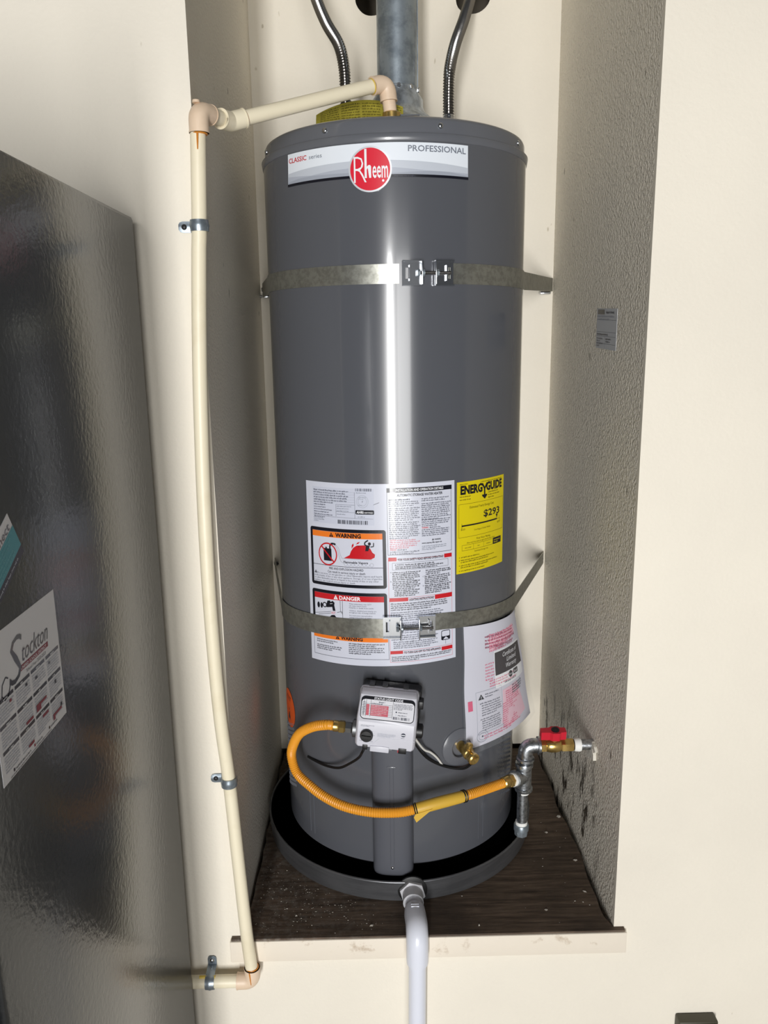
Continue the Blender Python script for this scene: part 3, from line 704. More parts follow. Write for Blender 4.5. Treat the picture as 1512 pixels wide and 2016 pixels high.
d.text(RD, 'WARNING:', 241.6, 86.6, 2.6, w=13, bold=.03); d.words(T_, 257, 297, 86.6, 1, 3.7, 2.2, seed=91); d.words(T_, 241.6, 299, 90.3, 4, 3.7, 2.3, seed=92)
d.tri(263, 111, 4, mark='label_white', layer=2); d.text(K, 'WARNING', 266, 111, 2.8, w=12.5, bold=.03); d.words(K, 241.6, 298, 116, 1, 3.6, 2.5, seed=93, ragged=0, bold=.7); d.words('print_grey', 241.6, 293, 121.6, 3, 3.3, 1.8, seed=94)
d.rect(RD, 177, 139.4, 192.6, 146.6, 2); d.rect(RD, 285.2, 140, 301, 147.6, 2); d.text(K, 'FOR YOUR SAFETY READ BEFORE OPERATING', 195.6, 146.4, 4.4, w=87.4, bold=.022)
d.frame('print_pale_red', 176.6, 143, 301, 219, .6, 1)
d.frame(T_, 184.4, 150, 293.4, 164, .5, 1); d.tri(190.5, 155.2, 3, mark='label_white', layer=2); d.text(T_, 'WARNING:', 193, 155.2, 2.8, w=14, bold=.02); d.words(K, 209, 287, 155.2, 1, 3.5, 2.5, seed=95, bold=.7, ragged=0); d.words(K, 190, 287, 158.7, 2, 3.4, 2.4, seed=96, bold=.7)
d.words(K, 184.5, 238, 169.6, 5, 3.5, 2.5, seed=97, bold=.7); d.words(K, 184.5, 238, 187.4, 5, 3.5, 2.5, seed=98, bold=.7); d.words(K, 187.5, 238, 204.9, 4, 3.5, 2.5, seed=99, bold=.7)
d.words(K, 248, 299, 169.6, 3, 3.6, 2.5, seed=100, bold=.7); d.words(K, 246, 299, 181, 5, 3.6, 2.5, seed=101, bold=.7); d.words(K, 246, 299, 199.4, 5, 3.6, 2.5, seed=102, bold=.7)
for x, y, c in ((180.4, 169.6, 'A.'), (180.4, 187.4, 'B.'), (242, 181, 'C.'), (242, 199.4, 'D.')): d.text(K, c, x, y, 2.4)
d.rect(RD, 177.6, 219, 213.4, 225.8, 2); d.rect(RD, 265.6, 219, 301, 227.4, 2); d.text(K, 'LIGHTING INSTRUCTIONS', 215.6, 225.6, 4.4, w=47.6, bold=.022)
d.frame('print_pale_red', 177, 222, 301, 325, .6, 1)
d.words(K, 180, 298, 231.2, 4, 4.0, 2.4, seed=103, ragged=.08, bold=.68); d.words(T_, 180, 298, 248.6, 5, 4.0, 2.3, seed=104, ragged=.2)
d.words(T_, 180, 276, 270, 6, 3.9, 2.3, seed=105, ragged=.2); d.words(T_, 180, 272, 295, 3, 4, 2.3, seed=106, ragged=.2); d.words(T_, 184, 274, 308, 4, 3.9, 2.3, seed=107, ragged=.2)
d.rrect(K, 277.5, 294, 296, 314, 3, 2); d.rrect('label_white', 278.7, 295.2, 294.8, 306, 2, 3); d.poly('label_white', [(281, 312.5), (287, 307), (293, 312.5)], 3); d.line(T_, [(286.5, 314), (286.5, 322)], .6)
d.rect(RD, 177.4, 325, 201.6, 331, 2); d.rect(RD, 278, 327, 300.8, 334.4, 2); d.text(K, 'TO TURN GAS OFF TO THE APPLIANCE', 203.8, 331.2, 4.3, w=72, bold=.022)
d.frame('print_pale_red', 177, 329, 301, 348, .6, 1)
d.words(K, 180, 299, 338, 3, 3.7, 2.3, seed=108, ragged=.05, bold=.66)
d.build(il, {K: 'black_print', T_: 'small_print', RD: 'red_print', OR: 'orange_band', WT: 'white_lettering', 'label_paper': 'rating_plate', 'label_white': 'panel_ground', 'print_grey': 'grey_print', 'print_light_grey': 'faint_print', 'print_pale_red': 'pale_red_print'})

# ---- yellow energy label
fn = cyl_map((23.4, .8537), (51.45, .8557), (23.4, .6734), (51.56, .6759), 128, 182, TR+.0006)
el = sheet('energy_label', fn, 128, 182, 'energy_yellow', wh, nx=22, ny=2); plabel(el, 'yellow energy cost label')
d = Decal(fn); B = 'print_brown'
d.words(B, 6, 26, 5.6, 1, 3, 1.8, seed=1); d.words(B, 56, 124, 5.6, 1, 3, 1.8, seed=2, ragged=0)
d.text(K, 'ENERG', 7.5, 24, 15.4, w=53, bold=.05); d.text(K, 'GUIDE', 70.5, 23.4, 15.4, w=49.5, bold=.05)
d.line(K, [(59.5, 8.5), (66, 19), (66.6, 34)], 3.6, 3); d.line(K, [(73, 8.5), (66.6, 19)], 3.6, 3); d.poly(K, [(59.4, 31), (66.4, 33.2), (73.2, 31), (73.4, 33), (66.9, 40), (59.6, 33.4)], 3)
d.words(B, 6, 42, 30, 1, 3, 2.2, seed=3); d.words(B, 6, 56, 36, 1, 3, 2.2, seed=4, ragged=0); d.words(B, 77, 112, 29, 3, 5.2, 2.2, seed=5, ragged=.3)
d.frame(B, 4.2, 43.6, 125.5, 110, .5, 1)
d.text(B, 'Estimated Yearly Energy Cost', 29, 54, 4.6, w=65); d.text(K, '$293', 64.5, 75.6, 13.0, w=48.5, bold=.018)
d.poly(K, [(101, 76.6), (107.6, 76.6), (104.3, 85)], 2); d.rect(K, 11, 85.4, 105, 88.2, 2); d.line(B, [(105, 87), (114.6, 87)], .5); d.line(K, [(11, 82), (11, 92)], .7); d.line(B, [(114.6, 82), (114.6, 92)], .5)
d.text(B, '$223', 9, 95.4, 3.4); d.text(B, '$297', 106, 95.4, 3.4); d.text(B, 'Cost Range of Similar Models', 40, 99.4, 3.2, w=44)
d.text(B, 'First Hour Rating', 46.5, 118.2, 4.0, w=37.5); d.text(B, '(How much hot water you get in the first hour of use)', 22.8, 123.4, 3.2, w=75)
d.frame(B, 11.8, 125.5, 93.2, 136.8, .5, 1); d.line(B, [(39, 125.5), (39, 136.8)], .5); d.line(B, [(65.6, 125.5), (65.6, 136.8)], .5); d.rect(K, 93, 124.4, 119.6, 137.4, 2)
d.text(K, 'very small', 18, 132.6, 2.6, w=15); d.text(K, 'low', 49, 132.6, 2.6); d.text(K, 'medium', 73, 132.6, 2.6); d.words('energy_yellow', 96, 116, 130, 2, 4.4, 2.4, seed=7, layer=3)
d.text(B, 'Estimated Energy Use', 42, 142.6, 3.0, w=36)
for y, n, sd, x1 in ((150.4, 1, 10, 80), (156.4, 2, 11, 100), (167, 2, 12, 112), (177.6, 1, 13, 84)): d.disc(B, 6.2, y-1, .9, n=10); d.words(B, 9.5, x1, y, n, 4.0, 2.2, seed=sd, ragged=.1)
d.build(el, {K: 'black_print', B: 'small_print', 'energy_yellow': 'reversed_print'})

# ---- oval orange sticker near the base
def st_map(s, t, h): return tp(-71.0+math.degrees(s/1000/TR), TR+.0006+h, .3265-t/1000)
d = Decal(st_map, 4); d.disc('sticker_orange', 0, 0, 40, 44, 0, 40)
g = d.L.pop(('sticker_orange', 0)); so = g.make('hazard_sticker', 'sticker_orange', wh, 30); plabel(so, 'oval orange hazard sticker')
d.words(K, -18, 20, -26, 2, 6, 3.4, seed=2); d.poly(K, [(-3, 14), (3, 6), (5, 14), (10, 26), (2, 22), (-4, 30), (-9, 24)], 2); d.disc(K, 1, 2, 3, layer=2, n=12)
d.build(so, {K: 'black_print'})

# ---- gas control valve
az, rl = R_(-5.6), R_(5.2)
nC = Vector((math.sin(az), -math.cos(az), 0)); tC = Vector((math.cos(az), math.sin(az), 0)); zC = Vector((0, 0, 1))
ex = tC*math.cos(rl)-zC*math.sin(rl); ez = tC*math.sin(rl)+zC*math.cos(rl)
FRM = Matrix((ex, -nC, ez)).transposed()          # columns: right, into tank, up
CC = Vector((TX, TY, 0))+nC*(TR+.056)-tC*.0030+zC*.417
def cp(x, o, z): return CC+ex*x+nC*o+ez*(z*.885)
g = G(); vs_ = []; fs = []
prof = [(.062, .000), (.0615, .010), (.0600, .0165), (.0570, .0205), (.006, .0335), (.001, .0348), (-.050, .0348), (-.056, .0325), (-.0595, .026), (-.060, .0)]   # (up, out)
xs = [(-.0575, .0), (-.0572, .010), (-.0555, .016), (-.0520, .0188), (.0520, .0188), (.0555, .016), (.0572, .010), (.0575, .0)]
mx = .0348
for zz, oo in prof:
    for xx, cap_ in xs:
        lim = {0.0: 0, .010: .55, .016: .90, .0188: 1.0}[cap_]
        vs_.append(cp(xx*(.985 if zz > .05 else 1)*(1-.10*max(0, zz-.052)/.01-.10*max(0, -.052-zz)/.01), oo*lim, zz))
nx_ = len(xs)
fs = [(i*nx_+k, i*nx_+k+1, (i+1)*nx_+k+1, (i+1)*nx_+k) for i in range(len(prof)-1) for k in range(nx_-1)]
g.add(vs_, fs); g.rbox(cp(0, -.010, .001), (.113, .022, .106), .008, FRM)
ctl = g.make('gas_control', 'control_plastic', wh, 40); plabel(ctl, 'white gas control valve with status label')
g = G(); g.rbox(cp(.004, -.034, .000), (.114, .036, .100), .006, FRM); g.rbox(cp(.061, -.008, .034), (.010, .022, .016), .002, FRM)
for x in (-.035, -.01, .03): g.box(cp(x, -.022, .060), (.010, .020, .006), FRM)
g.make('back_housing', 'black_plastic', ctl)
g = G(); g.lathe([(.014, 0), (.014, .012), (.010, .014)], cp(.056, -.004, -.028), ex, 24); g.make('side_cap', 'black_plastic', ctl)
# sloping status label
e0 = cp(0, .0220, .0525); e1 = cp(0, .0333, .0065); dn = (e1-e0).normalized(); nn = ex.cross(-dn).normalized()
if nn.dot(nC) < 0: nn = -nn
LB = e0-dn*.002+nn*.0009
def lab_map(s, t, h): return LB+ex*(s/1000-.0505)+dn*(t/1000*.98)+nn*h
d = Decal(lab_map, 400); d.rrect('matte_black', 0, 0, 101, 43.5, 8, 0); g = d.L.pop(('matte_black', 0)); sl = g.make('status_label', 'matte_black', ctl, 0)
d.rrect('matte_white', 1.4, 5.8, 99.6, 42.0, 6.5, 1); d.text('matte_white', 'STATUS LIGHT CODE', 24, 4.9, 4.0, w=54, bold=.03, layer=2)
d.rect('matte_red', 10.5, 15, 16, 36, 2); d.rect('matte_red', 19, 15.5, 52, 36, 2)
for x in (6, 10, 18.5, 60): d.line('matte_black', [(x, 6), (x, 38 if x > 1 else 30)], .5, 3)
for k in range(8): d.line('matte_text', [(2, 14+k*3.1), (60, 14+k*3.1)], .35, 3)
d.words('matte_text', 33, 46, 10.4, 1, 3, 2.2, seed=1, layer=3); d.words('matte_text', 20, 46, 13.6, 1, 3, 1.9, seed=2, layer=3); d.words('matte_white', 20, 50, 18.0, 6, 3.1, 1.5, seed=3, layer=3); d.words('matte_text', 3, 9.5, 12, 8, 3.1, 1.5, seed=44, layer=3)
d.words('matte_text', 62, 97, 10.5, 5, 2.5, 1.5, seed=4, layer=3); d.disc('matte_text', 67, 25, 1.4, layer=3, n=12); d.words('matte_text', 70.5, 92, 26, 1, 3, 1.9, seed=5, layer=3); d.disc('print_light_grey', 67, 30.5, 1.4, layer=3, n=12); d.words('matte_text', 70.5, 91, 31.4, 1, 3, 1.9, seed=6, layer=3)
d.bars('matte_text', 62, 34, 94, 39, 16, 9, 3)
d.build(ctl, {'matte_black': 'black_print', 'matte_white': 'label_ground', 'matte_red': 'red_code_field', 'matte_text': 'small_print', 'print_light_grey': 'grey_mark'})
# print on the lower face
def face_map(s, t, h): return cp(s/1000, .0349+h, -t/1000)
d = Decal(face_map, 400)
d.words('print_grey', -47, -20, 5.6, 2, 2.3, 1.3, seed=12); d.words('print_light_grey', -15, 20, 21.5, 4, 2.2, 1.2, seed=13)
for a in range(0, 360, 40): d.line('print_grey', [(-35+13.2*math.cos(R_(a)), 27+13.2*math.sin(R_(a))), (-35+15*math.cos(R_(a)), 27+15*math.sin(R_(a)))], .6)
d.text('print_grey', 'HOT', -39, 44.6, 2.2); d.text('print_grey', 'VAC', -48, 42, 1.8); d.text('print_grey', 'OFF', -27, 42.6, 1.8)
d.disc('print_text', 33.5, 19, 4.4, layer=1, n=20); d.rect('print_white', 29.5, 18.4, 37.5, 20.0, 2); d.words('print_grey', 29.5, 38, 26.6, 1, 2, 1.4, seed=14)
d.build(ctl, {'print_grey': 'dial_print', 'print_light_grey': 'faint_print', 'print_text': 'status_lens', 'print_white': 'lens_mark'})
g = G(); g.tube([face_map(x, y, -.0002) for x, y in ((55, 31), (-6, 31), (-12, 34), (-22, 46), (-45, 47))], .0007, 8); g.make('moulded_line', 'control_plastic', ctl)
g = G(); g.lathe([(.0122, 0), (.0122, .006), (.0108, .0085), (0, .009)], cp(-.035, .0345, -.027), nC, 32); g.box(cp(-.035, .0445, -.027), (.017, .004, .0050), FRM); g.make('temperature_knob', 'black_plastic', ctl)
g = G(); g.rbox(cp(-.0365, .030, -.0555), (.0095, .012, .010), .001, FRM); g.make('sensor_plug', 'black_plastic', ctl)
g = G(); g.rbox(cp(.034, .0300, -.0560), (.015, .012, .011), .001, FRM); g.make('igniter_button', 'black_plastic', ctl)
g = G(); g.rbox(cp(-.009, .0325, -.0570), (.036, .008, .012), .0015, FRM); g.make('moulded_tab', 'control_plastic', ctl)
g = G()
for x in (-.022, -.008, .010): g.box(cp(x, .012, -.064), (.008, .010, .008), FRM)
g.make('burner_fitting', 'cast_grey', ctl)
g = G(); g.box(cp(.028, .016, -.066), (.006, .006, .008), FRM); g.make('red_plug', 'red_vinyl', ctl)
# inlet flange and nuts on the left of the control
g = G(); g.lathe([(.017, 0), (.017, .007), (.012, .009)], cp(-.0565, .004, -.033), -ex, 24); g.make('inlet_flange', 'cast_grey', ctl)
INL = cp(-.0655, .004, -.033)
g = G(); hexnut(g, INL, -ex, .0105, .014); g.make('inlet_nut', 'bright_zinc', ctl)
INL2 = INL-ex*.014

# ---- drain valve of the heater
g = G(); g.lathe([(.041, -.004), (.040, .0015), (.036, .004), (.0225, .0075), (.0205, .0065), (.0205, -.003)], oD, nD, 48)
dr = g.make('drain_escutcheon', 'cap_grey', wh, 25)
g = G(); g.lathe([(0, -.054), (.0210, -.054), (.0210, -.002)], oD, nD, 40); g.make('drain_recess', 'cap_grey', dr)
dv = (nD*.94+Vector((.10, -.10, -.18))).normalized(); od = oD+tD*.004
g = G(); g.lathe([(.0105, -.054), (.0105, .022), (.0125, .024), (.0125, .029), (.0108, .031), (.0108, .038), (.0122, .040), (.0122, .047), (.0095, .049), (.005, .048), (0, .046)], od, dv, 28); g.make('drain_valve', 'brass', dr)
g = G(); g.lathe([(.0055, 0), (.0055, .012), (.0072, .014), (.0072, .022), (.0035, .024), (0, .024)], od+dv*.026, (dv.cross(tD)*-1 if dv.cross(tD).z < 0 else dv.cross(tD)), 16); g.make('drain_stem', 'brass', dr)

# ------------------------------------------------------------------ vent, draft hood
VX, VY, VR = .3292, .385, .0395
vp = thing('vent_pipe', (VX, VY, TOP), 'galvanised flue vent pipe rising from the top of the water heater', 'vent pipe')
g = G(); g.lathe([(VR, 1.578), (VR, TOPZ+.02)], (VX, VY, 0), seg=48); g.make('flue_pipe', 'galvanised_dark', vp)
g = G(); g.lathe([(VR+.0005, 1.602), (VR+.003, 1.600), (VR+.003, 1.592), (VR+.011, 1.580), (VR+.0115, 1.566), (VR+.016, 1.556), (VR+.040, 1.536), (VR+.042, 1.532)], (VX, VY, 0), seg=48); g.make('draft_hood', 'galvanised', vp)
for k in range(3):
    a = R_(50+120*k); g = G(); g.box((VX+.076*math.cos(a), VY+.076*math.sin(a), 1.513), (.012, .004, .048), Matrix.Rotation(a+math.pi/2, 3, 'Z')); g.make('hood_leg', 'galvanised', vp)
for a in (-52, -88, -15, 170):
    nn_ = Vector((math.cos(R_(a)), math.sin(R_(a)), 0)); g = G(); hexnut(g, Vector((VX, VY, 1.597))+nn_*(VR+.001), nn_, .0042, .004); g.lathe([(.0058, 0), (.0058, .001)], Vector((VX, VY, 1.597))+nn_*(VR+.001), nn_, 14); g.make('screw', 'bright_zinc', vp)
g = G(); g.box((VX+VR+.0006, VY, 1.9), (.0016, .009, .62)); g.make('pipe_seam', 'galvanised_dark', vp)

# ------------------------------------------------------------------ corrugated water connectors
def connector(base, pts, label):
    t = thing('water_connector', base, label, 'water pipe', 'corrugated steel water connectors')
    b = Vector(base); g = G(); g.lathe([(.0105, -.004), (.0105, .03)], b, seg=24); g.make('nipple', 'galvanised', t)
    g = G(); hexnut(g, b+Vector((0,0,.008)), (0,0,1), .0165, .010); g.make('lower_nut', 'bright_zinc', t)
    g = G(); g.lathe([(.0112, .018), (.0112, .062), (.0105, .064)], b, seg=24); g.make('sleeve', 'bright_zinc', t)
    path = spline([b+Vector((0,0,.060))]+[Vector(p) for p in pts], 14)
    corrugated(path, .0104, .0013, .0052, 18).make('corrugated_hose', 'steel_flex', t, 40)
connector((.2262, .385, TOP), [(.2262, .386, 1.60), (.2245, .388, 1.645), (.2150, .40, 1.688), (.190, .43, 1.738), (.168, .47, 1.80), (.145, .54, 1.89), (.110, .64, 1.995), (.100, .72, 2.02)], 'corrugated steel water connector curving up on the discharge-pipe side of the flue')
connector((.4310, .385, TOP), [(.4310, .386, 1.60), (.4335, .39, 1.64), (.4465, .415, 1.692), (.470, .475, 1.757), (.492, .56, 1.825), (.508, .66, 1.878), (.514, .74, 1.892)], 'corrugated steel water connector entering the round hole in the back wall')

# ------------------------------------------------------------------ relief valve and its discharge pipe
PRD = .0118
rv = thing('relief_valve', (.312, .20, TOP), 'brass relief valve on top of the heater beneath the discharge elbow', 'valve')
g = G(); g.lathe([(.011, -.002), (.011, .004), (.0165, .006), (.0165, .020), (.0135, .022)], (.312, .20, TOP), seg=20); g.make('valve_body', 'brass', rv)
g = G(); g.lathe([(.0068, 0), (.0068, .034), (.004, .037)], (.322, .200, TOP+.0085), (1,-.1,0), 18); g.make('valve_stem', 'brass', rv)
g = G(); g.box((.344, .198, TOP+.0160), (.034, .006, .0025)); g.make('test_lever', 'bright_zinc', rv)
dc = thing('discharge_pipe', (.02, -.015, -.08), 'cream plastic discharge pipe running from relief valve down the alcove edge', 'pipe')
PY0 = -.0145
E1 = Vector((.0125, PY0, 1.460)); E3 = Vector((.0483, .060, 1.4635)); E4 = Vector((.3040, .20, 1.5600)); PYF = -.0262; E0 = Vector((.0210, PYF, -.0780))
vert = spline([(.0210, PYF, -.062), (.0148, PYF, .02), (.0063, PY0-.007, .1725), (-.0030, PY0, .338), (-.0112, PY0-.006, .48), (-.0150, PY0-.010, .67), (-.0142, PY0-.010, .848), (-.0102, PY0-.007, 1.017), (-.0052, PY0-.003, 1.145), (.0008, PY0, 1.254), (.0040, PY0, 1.296), (.0112, PY0, 1.446)], 8)
g = G(); g.tube(vert, PRD, 24); g.make('riser_pipe', 'cpvc_cream', dc)
d13 = (E3-E1).normalized(); d34 = (E4-E3).normalized()
def elbow(name, p, din, dout, rp, leg, parent, material, bend=.016, wall=.0032):
    p = Vector(p); din = Vector(din).normalized(); dout = Vector(dout).normalized(); path = [p-din*leg]+arc(p, din, dout, bend)+[p+dout*leg]
    g = G(); g.tube(path, rp+wall, 26)
    for q, dd in ((p-din*leg, din), (p+dout*(leg-.002), dout)): g.tube([q, q+dd*.002], rp+wall+.0006, 26)
    return g.make(name, material, parent)
elbow('elbow', E1, (0,0,1), d13, PRD, .031, dc, 'cpvc_fitting')
g = G(); g.lathe([(.006, 0), (.0055, .004), (0, .005)], E1+Vector((-.002, 0, .0115)), (0,0,1), 14); g.make('mould_mark', 'cpvc_fitting', dc)
g = G(); g.tube([E1+d13*.012, E3-d13*.012], PRD, 24); g.make('link_pipe', 'cpvc_cream', dc)
elbow('elbow', E3, d13, d34, PRD, .026, dc, 'cpvc_cream')
g = G(); g.tube([E3+d34*.012, E4-d34*.012], PRD, 24); g.make('cross_pipe', 'cpvc_cream', dc)
elbow('elbow', E4, d34, (.10, 0, -1), PRD, .031, dc, 'cpvc_fitting')
g = G(); g.tube([E4+Vector((.001, 0, -.012)), Vector((.3105, .20, TOP+.014))], PRD, 22); g.make('drop_pipe', 'cpvc_fitting', dc)
elbow('elbow', E0, (1,0,0), (0,0,1), PRD, .030, dc, 'cpvc_fitting')
g = G(); g.tube([(-.42, PYF, -.0775), E0-Vector((.012, 0, 0))], PRD, 24); g.make('foot_pipe', 'cpvc_cream', dc)
# cement rings and drips
def cement(p, axis, a0=-60, a1=240):
    g = G(); g.lathe([(PRD+.0005, -.0012), (PRD+.0012, 0), (PRD+.0005, .0012)], p, axis, 28); return g
def drip(g, a, b, w):
    g.tube([Vector(a), Vector(a)*.5+Vector(b)*.5, Vector(b)], [w, w*.8, w*.5], 8)
g = cement(E1+Vector((0, 0, -.032)), (0,0,1)); drip(g, E1+Vector((-.0005, -PRD-.0002, -.032)), E1+Vector((-.0016, -PRD-.0002, -.056)), .0018)
g.make('cement_bead', 'orange_cement', dc); cement(E3+d34*.027, d34).make('cement_bead', 'orange_cement', dc)
cement(E4-d34*.032, d34).make('cement_bead', 'yellow_primer_stain', dc)
g = cement(E0+Vector((0, 0, .031)), (0,0,1)); drip(g, E0+Vector((-.003, -PRD-.0034, .030)), E0+Vector((-.001, -PRD-.0036, .004)), .0014); g.make('cement_bead', 'orange_cement', dc)
g = G()
for k in range(3): g.tube([(-.19+k*.055, PYF-.0015, -.0775+PRD-.0008), (-.15+k*.05, PYF-.0015, -.0775+PRD-.0008)], .0032, 8)
g.make('primer_stain', 'yellow_primer_stain', dc)

# ------------------------------------------------------------------ pipe clamps
def clamp(pos, along, out_tab, label):
    """one-hole strap: half ring over the pipe, one flat ear with a screw, against the wall"""
    t = thing('pipe_clamp', (pos[0], 0, pos[2]), label, 'pipe clamp', 'one-hole clamps holding the discharge pipe')
    p = Vector(pos); al = Vector(along).normalized(); ot = Vector(out_tab).normalized(); yo = Vector((0, -1, 0)); w = .0085
    rr = PRD+.0011; pts = []
    pts.append(p-ot*(rr)+yo*(-(0-p.y)*-1-0)) if False else None
    sec = []
    for k in range(15):
        a = R_(-20+(200)*k/14); sec.append(p+ot*(-math.cos(a)*rr)+yo*(math.sin(a)*rr))
    base = Vector((p.x, -.0015, p.z))
    sec = sec+[base+ot*(rr+.003), base+ot*(rr+.016), base+ot*(rr+.0205), base+ot*(rr+.0225)]
    g = G(); vs_ = []
    cross = [(-w, 0), (-w*.35, .0004), (0, .0012), (w*.35, .0004), (w, 0)]; nC_ = len(cross); T = len(sec)
    for sgn in (0, 1):
        for i, q in enumerate(sec):
            a_ = sec[max(0, i-1)]; b_ = sec[min(T-1, i+1)]; tn = (b_-a_).normalized(); nrm = al.cross(tn); 
            if nrm.dot(q-p if i < 15 else yo) < 0: nrm = -nrm
            for (c, hh) in cross:
                k = 1.0
                if i == T-1: k = .45
                elif i == T-2: k = .82
                vs_.append(q+al*c*k+nrm*(hh+(.0013 if sgn else 0)))
    fs = []
    for sgn in (0, 1):
        o = sgn*T*nC_; fs += [(o+i*nC_+k, o+i*nC_+k+1, o+(i+1)*nC_+k+1, o+(i+1)*nC_+k) for i in range(T-1) for k in range(nC_-1)]
    o = T*nC_
    for i in range(T-1):
        for k in (0, nC_-1): fs.append((i*nC_+k, (i+1)*nC_+k, o+(i+1)*nC_+k, o+i*nC_+k))
    for i in (0, T-1):
        for k in range(nC_-1): fs.append((i*nC_+k, i*nC_+k+1, o+i*nC_+k+1, o+i*nC_+k))
    g.add(vs_, fs); g.make('strap', 'galvanised_dark', t, 50)
    g = G(); sc = base+ot*(rr+.0135)+yo*.0012; g.lathe([(.0044, 0), (.0042, .0016), (.0022, .0028), (0, .0030)], sc, yo, 18); g.make('screw', 'black_metal' if abs(al.z) > .5 else 'bright_zinc', t, 60)
clamp((.0042, PY0, 1.2955), (0, 0, 1), (-1, 0, 0), 'galvanised pipe clamp on the riser at refrigerator-top height')
clamp((-.0030, PY0, .338), (.05, 0, 1), (-1, 0, 0), 'galvanised pipe clamp low on the riser above the platform')
clamp((-.0600, PYF, -.0776), (1, 0, 0), (0, 0, 1), 'galvanised pipe clamp on the level pipe below the platform')

# ------------------------------------------------------------------ yellow caution tag on the relief valve
def tag_surface(u, v):
    x = .176+.158*u; yy = .216+.014*math.sin(u*2.6)+.022*(1-v); z = 1.4905+(.024+.032*math.sin(min(1.0, u*.82+.02)*math.pi)**.8)*(1-v)
    return Vector((x, yy, z))
g = G(); nu, nv = 24, 6; vs_ = []
for k in (0, 1):
    for j in range(nv+1):
        for i in range(nu+1): vs_.append(tag_surface(i/nu, j/nv)+Vector((0, -.0005*k, .0002*k)))
id_ = lambda i, j, k: k*(nu+1)*(nv+1)+j*(nu+1)+i
fs = [(id_(i,j,k), id_(i+1,j,k), id_(i+1,j+1,k), id_(i,j+1,k)) for k in (0,1) for j in range(nv) for i in range(nu)]
ct = g.add(vs_, fs).make('caution_tag', 'caution_tag', None, 40); tag(ct, 'yellow printed paper tag lying curled on top of the heater', 'tag')
def tagmap(s, t, h):
    u, v = s/155, t/60; p = tag_surface(u, v); a = tag_surface(u+.01, v)-p; b = tag_surface(u, v+.01)-p; n = a.cross(b).normalized(); n = n if n.y < 0 else -n
    return p+n*(h+.0006)
d = Decal(tagmap, 4)
for c in range(4): d.words('print_brown', 8+c*37, 41+c*37, 8, 9, 5.6, 2.6, seed=c+40, ragged=.05)
d.build(ct, {'print_brown': 'small_print'})

# ------------------------------------------------------------------ seismic straps
def band(name, parent, a0, a1, z0, z1, r, ends, zslope=lambda th: 0.0):
    g = G(); P = []
    n = max(2, int(abs(a1-a0)/2.5))
    for k in range(n+1):
        th = a0+(a1-a0)*k/n; P.append((tp(th, r, 0), z0+zslope(th), z1+zslope(th)))
    if ends:
        q, e0_, e1_ = ends; last = P[-1]
        for k in range(1, 9): u = k/8; P.append((last[0]+(Vector(q)-last[0])*u, last[1]+(e0_-last[1])*u, last[2]+(e1_-last[2])*u))
    vs_ = []; th_ = .0011
    for i, (p, a, b) in enumerate(P):
        t = (P[min(i+1, len(P)-1)][0]-P[max(i-1, 0)][0]).normalized(); nr = Vector((t.y, -t.x, 0))
        if nr.dot(p-Vector((TX, TY, 0))) < 0: nr = -nr
        vs_ += [Vector((p.x, p.y, a)), Vector((p.x, p.y, b)), Vector((p.x, p.y, b))+nr*th_, Vector((p.x, p.y, a))+nr*th_]
    fs = []
    for i in range(len(P)-1):
        for k in range(4): fs.append((i*4+k, i*4+(k+1) % 4, (i+1)*4+(k+1) % 4, (i+1)*4+k))
    fs += [(0, 1, 2, 3), tuple(len(vs_)-4+k for k in range(4))]
    return g.add(vs_, fs).make(name, 'zinc_strap', parent, 30)
def tensioner(parent, thL, thR, zc, zw, reach):
    """two zinc brackets pulled together by a long screw; thL, thR: facing flanges"""
    r0 = TR+.0022
    for th, sg in ((thL, -1), (thR, 1)):
        n = (tp(th, 1, 0)-Vector((TX, TY, 0))).normalized(); t = Vector((math.cos(R_(th)), math.sin(R_(th)), 0))*sg; up = Vector((0, 0, 1))
        F = Matrix((t, n, up)).transposed(); o = tp(th, r0, zc)
        L = .034; g = G()
        for s in (-1, 1): g.box(o+t*(L/2)+n*.0045+up*s*(zw/2-.001), (L, .009, .002), F)            # folded long edges
        g.box(o+t*(L*.30)+n*.0020, (L*.60, .0018, zw-.002), F)                                     # plate by the flange
        g.box(o+t*(L*.92)+n*.0020, (L*.16, .0018, zw-.002), F)                                     # far crossbar
        for s in (-1, 1): g.box(o+t*(L*.72)+n*.0020+up*s*(zw*.36), (L*.25, .0018, zw*.26), F)
        g.box(o+t*(L*.62)+n*.0052, (.0025, .006, zw*.62), F)                                       # lip holding the band
        br = g.make('bracket', 'bright_zinc', parent, 30)
        g = G(); g.rbox(o+n*(reach/2), (.0022, reach, zw-.003), .0008, F); g.make('bracket_flange', 'bright_zinc', br)
    a = tp(thL, r0+reach*.55, zc); b = tp(thR, r0+reach*.55, zc); u = (b-a).normalized()
    p = resample([a-u*.004, b+u*.028], .0006); g = G(); g.tube(p, [.0026+(.0005 if (i % 2) else 0) for i in range(len(p))], 12); g.make('tension_screw', 'steel_flex', parent, 40)
    g = G(); g.lathe([(.0068, -.004), (.0068, -.001), (.005, 0)], a, -u, 16); hexnut(g, a-u*.0035, -u, .0062, .005); g.make('screw_head', 'galvanised_dark', parent)
    g = G(); hexnut(g, b+u*.0012, u, .0062, .005); g.make('nut', 'galvanised_dark', parent)
s1 = thing('seismic_strap', (TX, TY-TR, 1.231), 'upper galvanised earthquake strap below the brand label', 'strap', 'earthquake straps around the water heater')
band('band', s1, -.5, -86, 1.2145, 1.2478, TR+.0006, ((.006, DEP-.004), 1.214, 1.247) if False else (Vector((.006, DEP-.004, 0)), 1.224, 1.257))
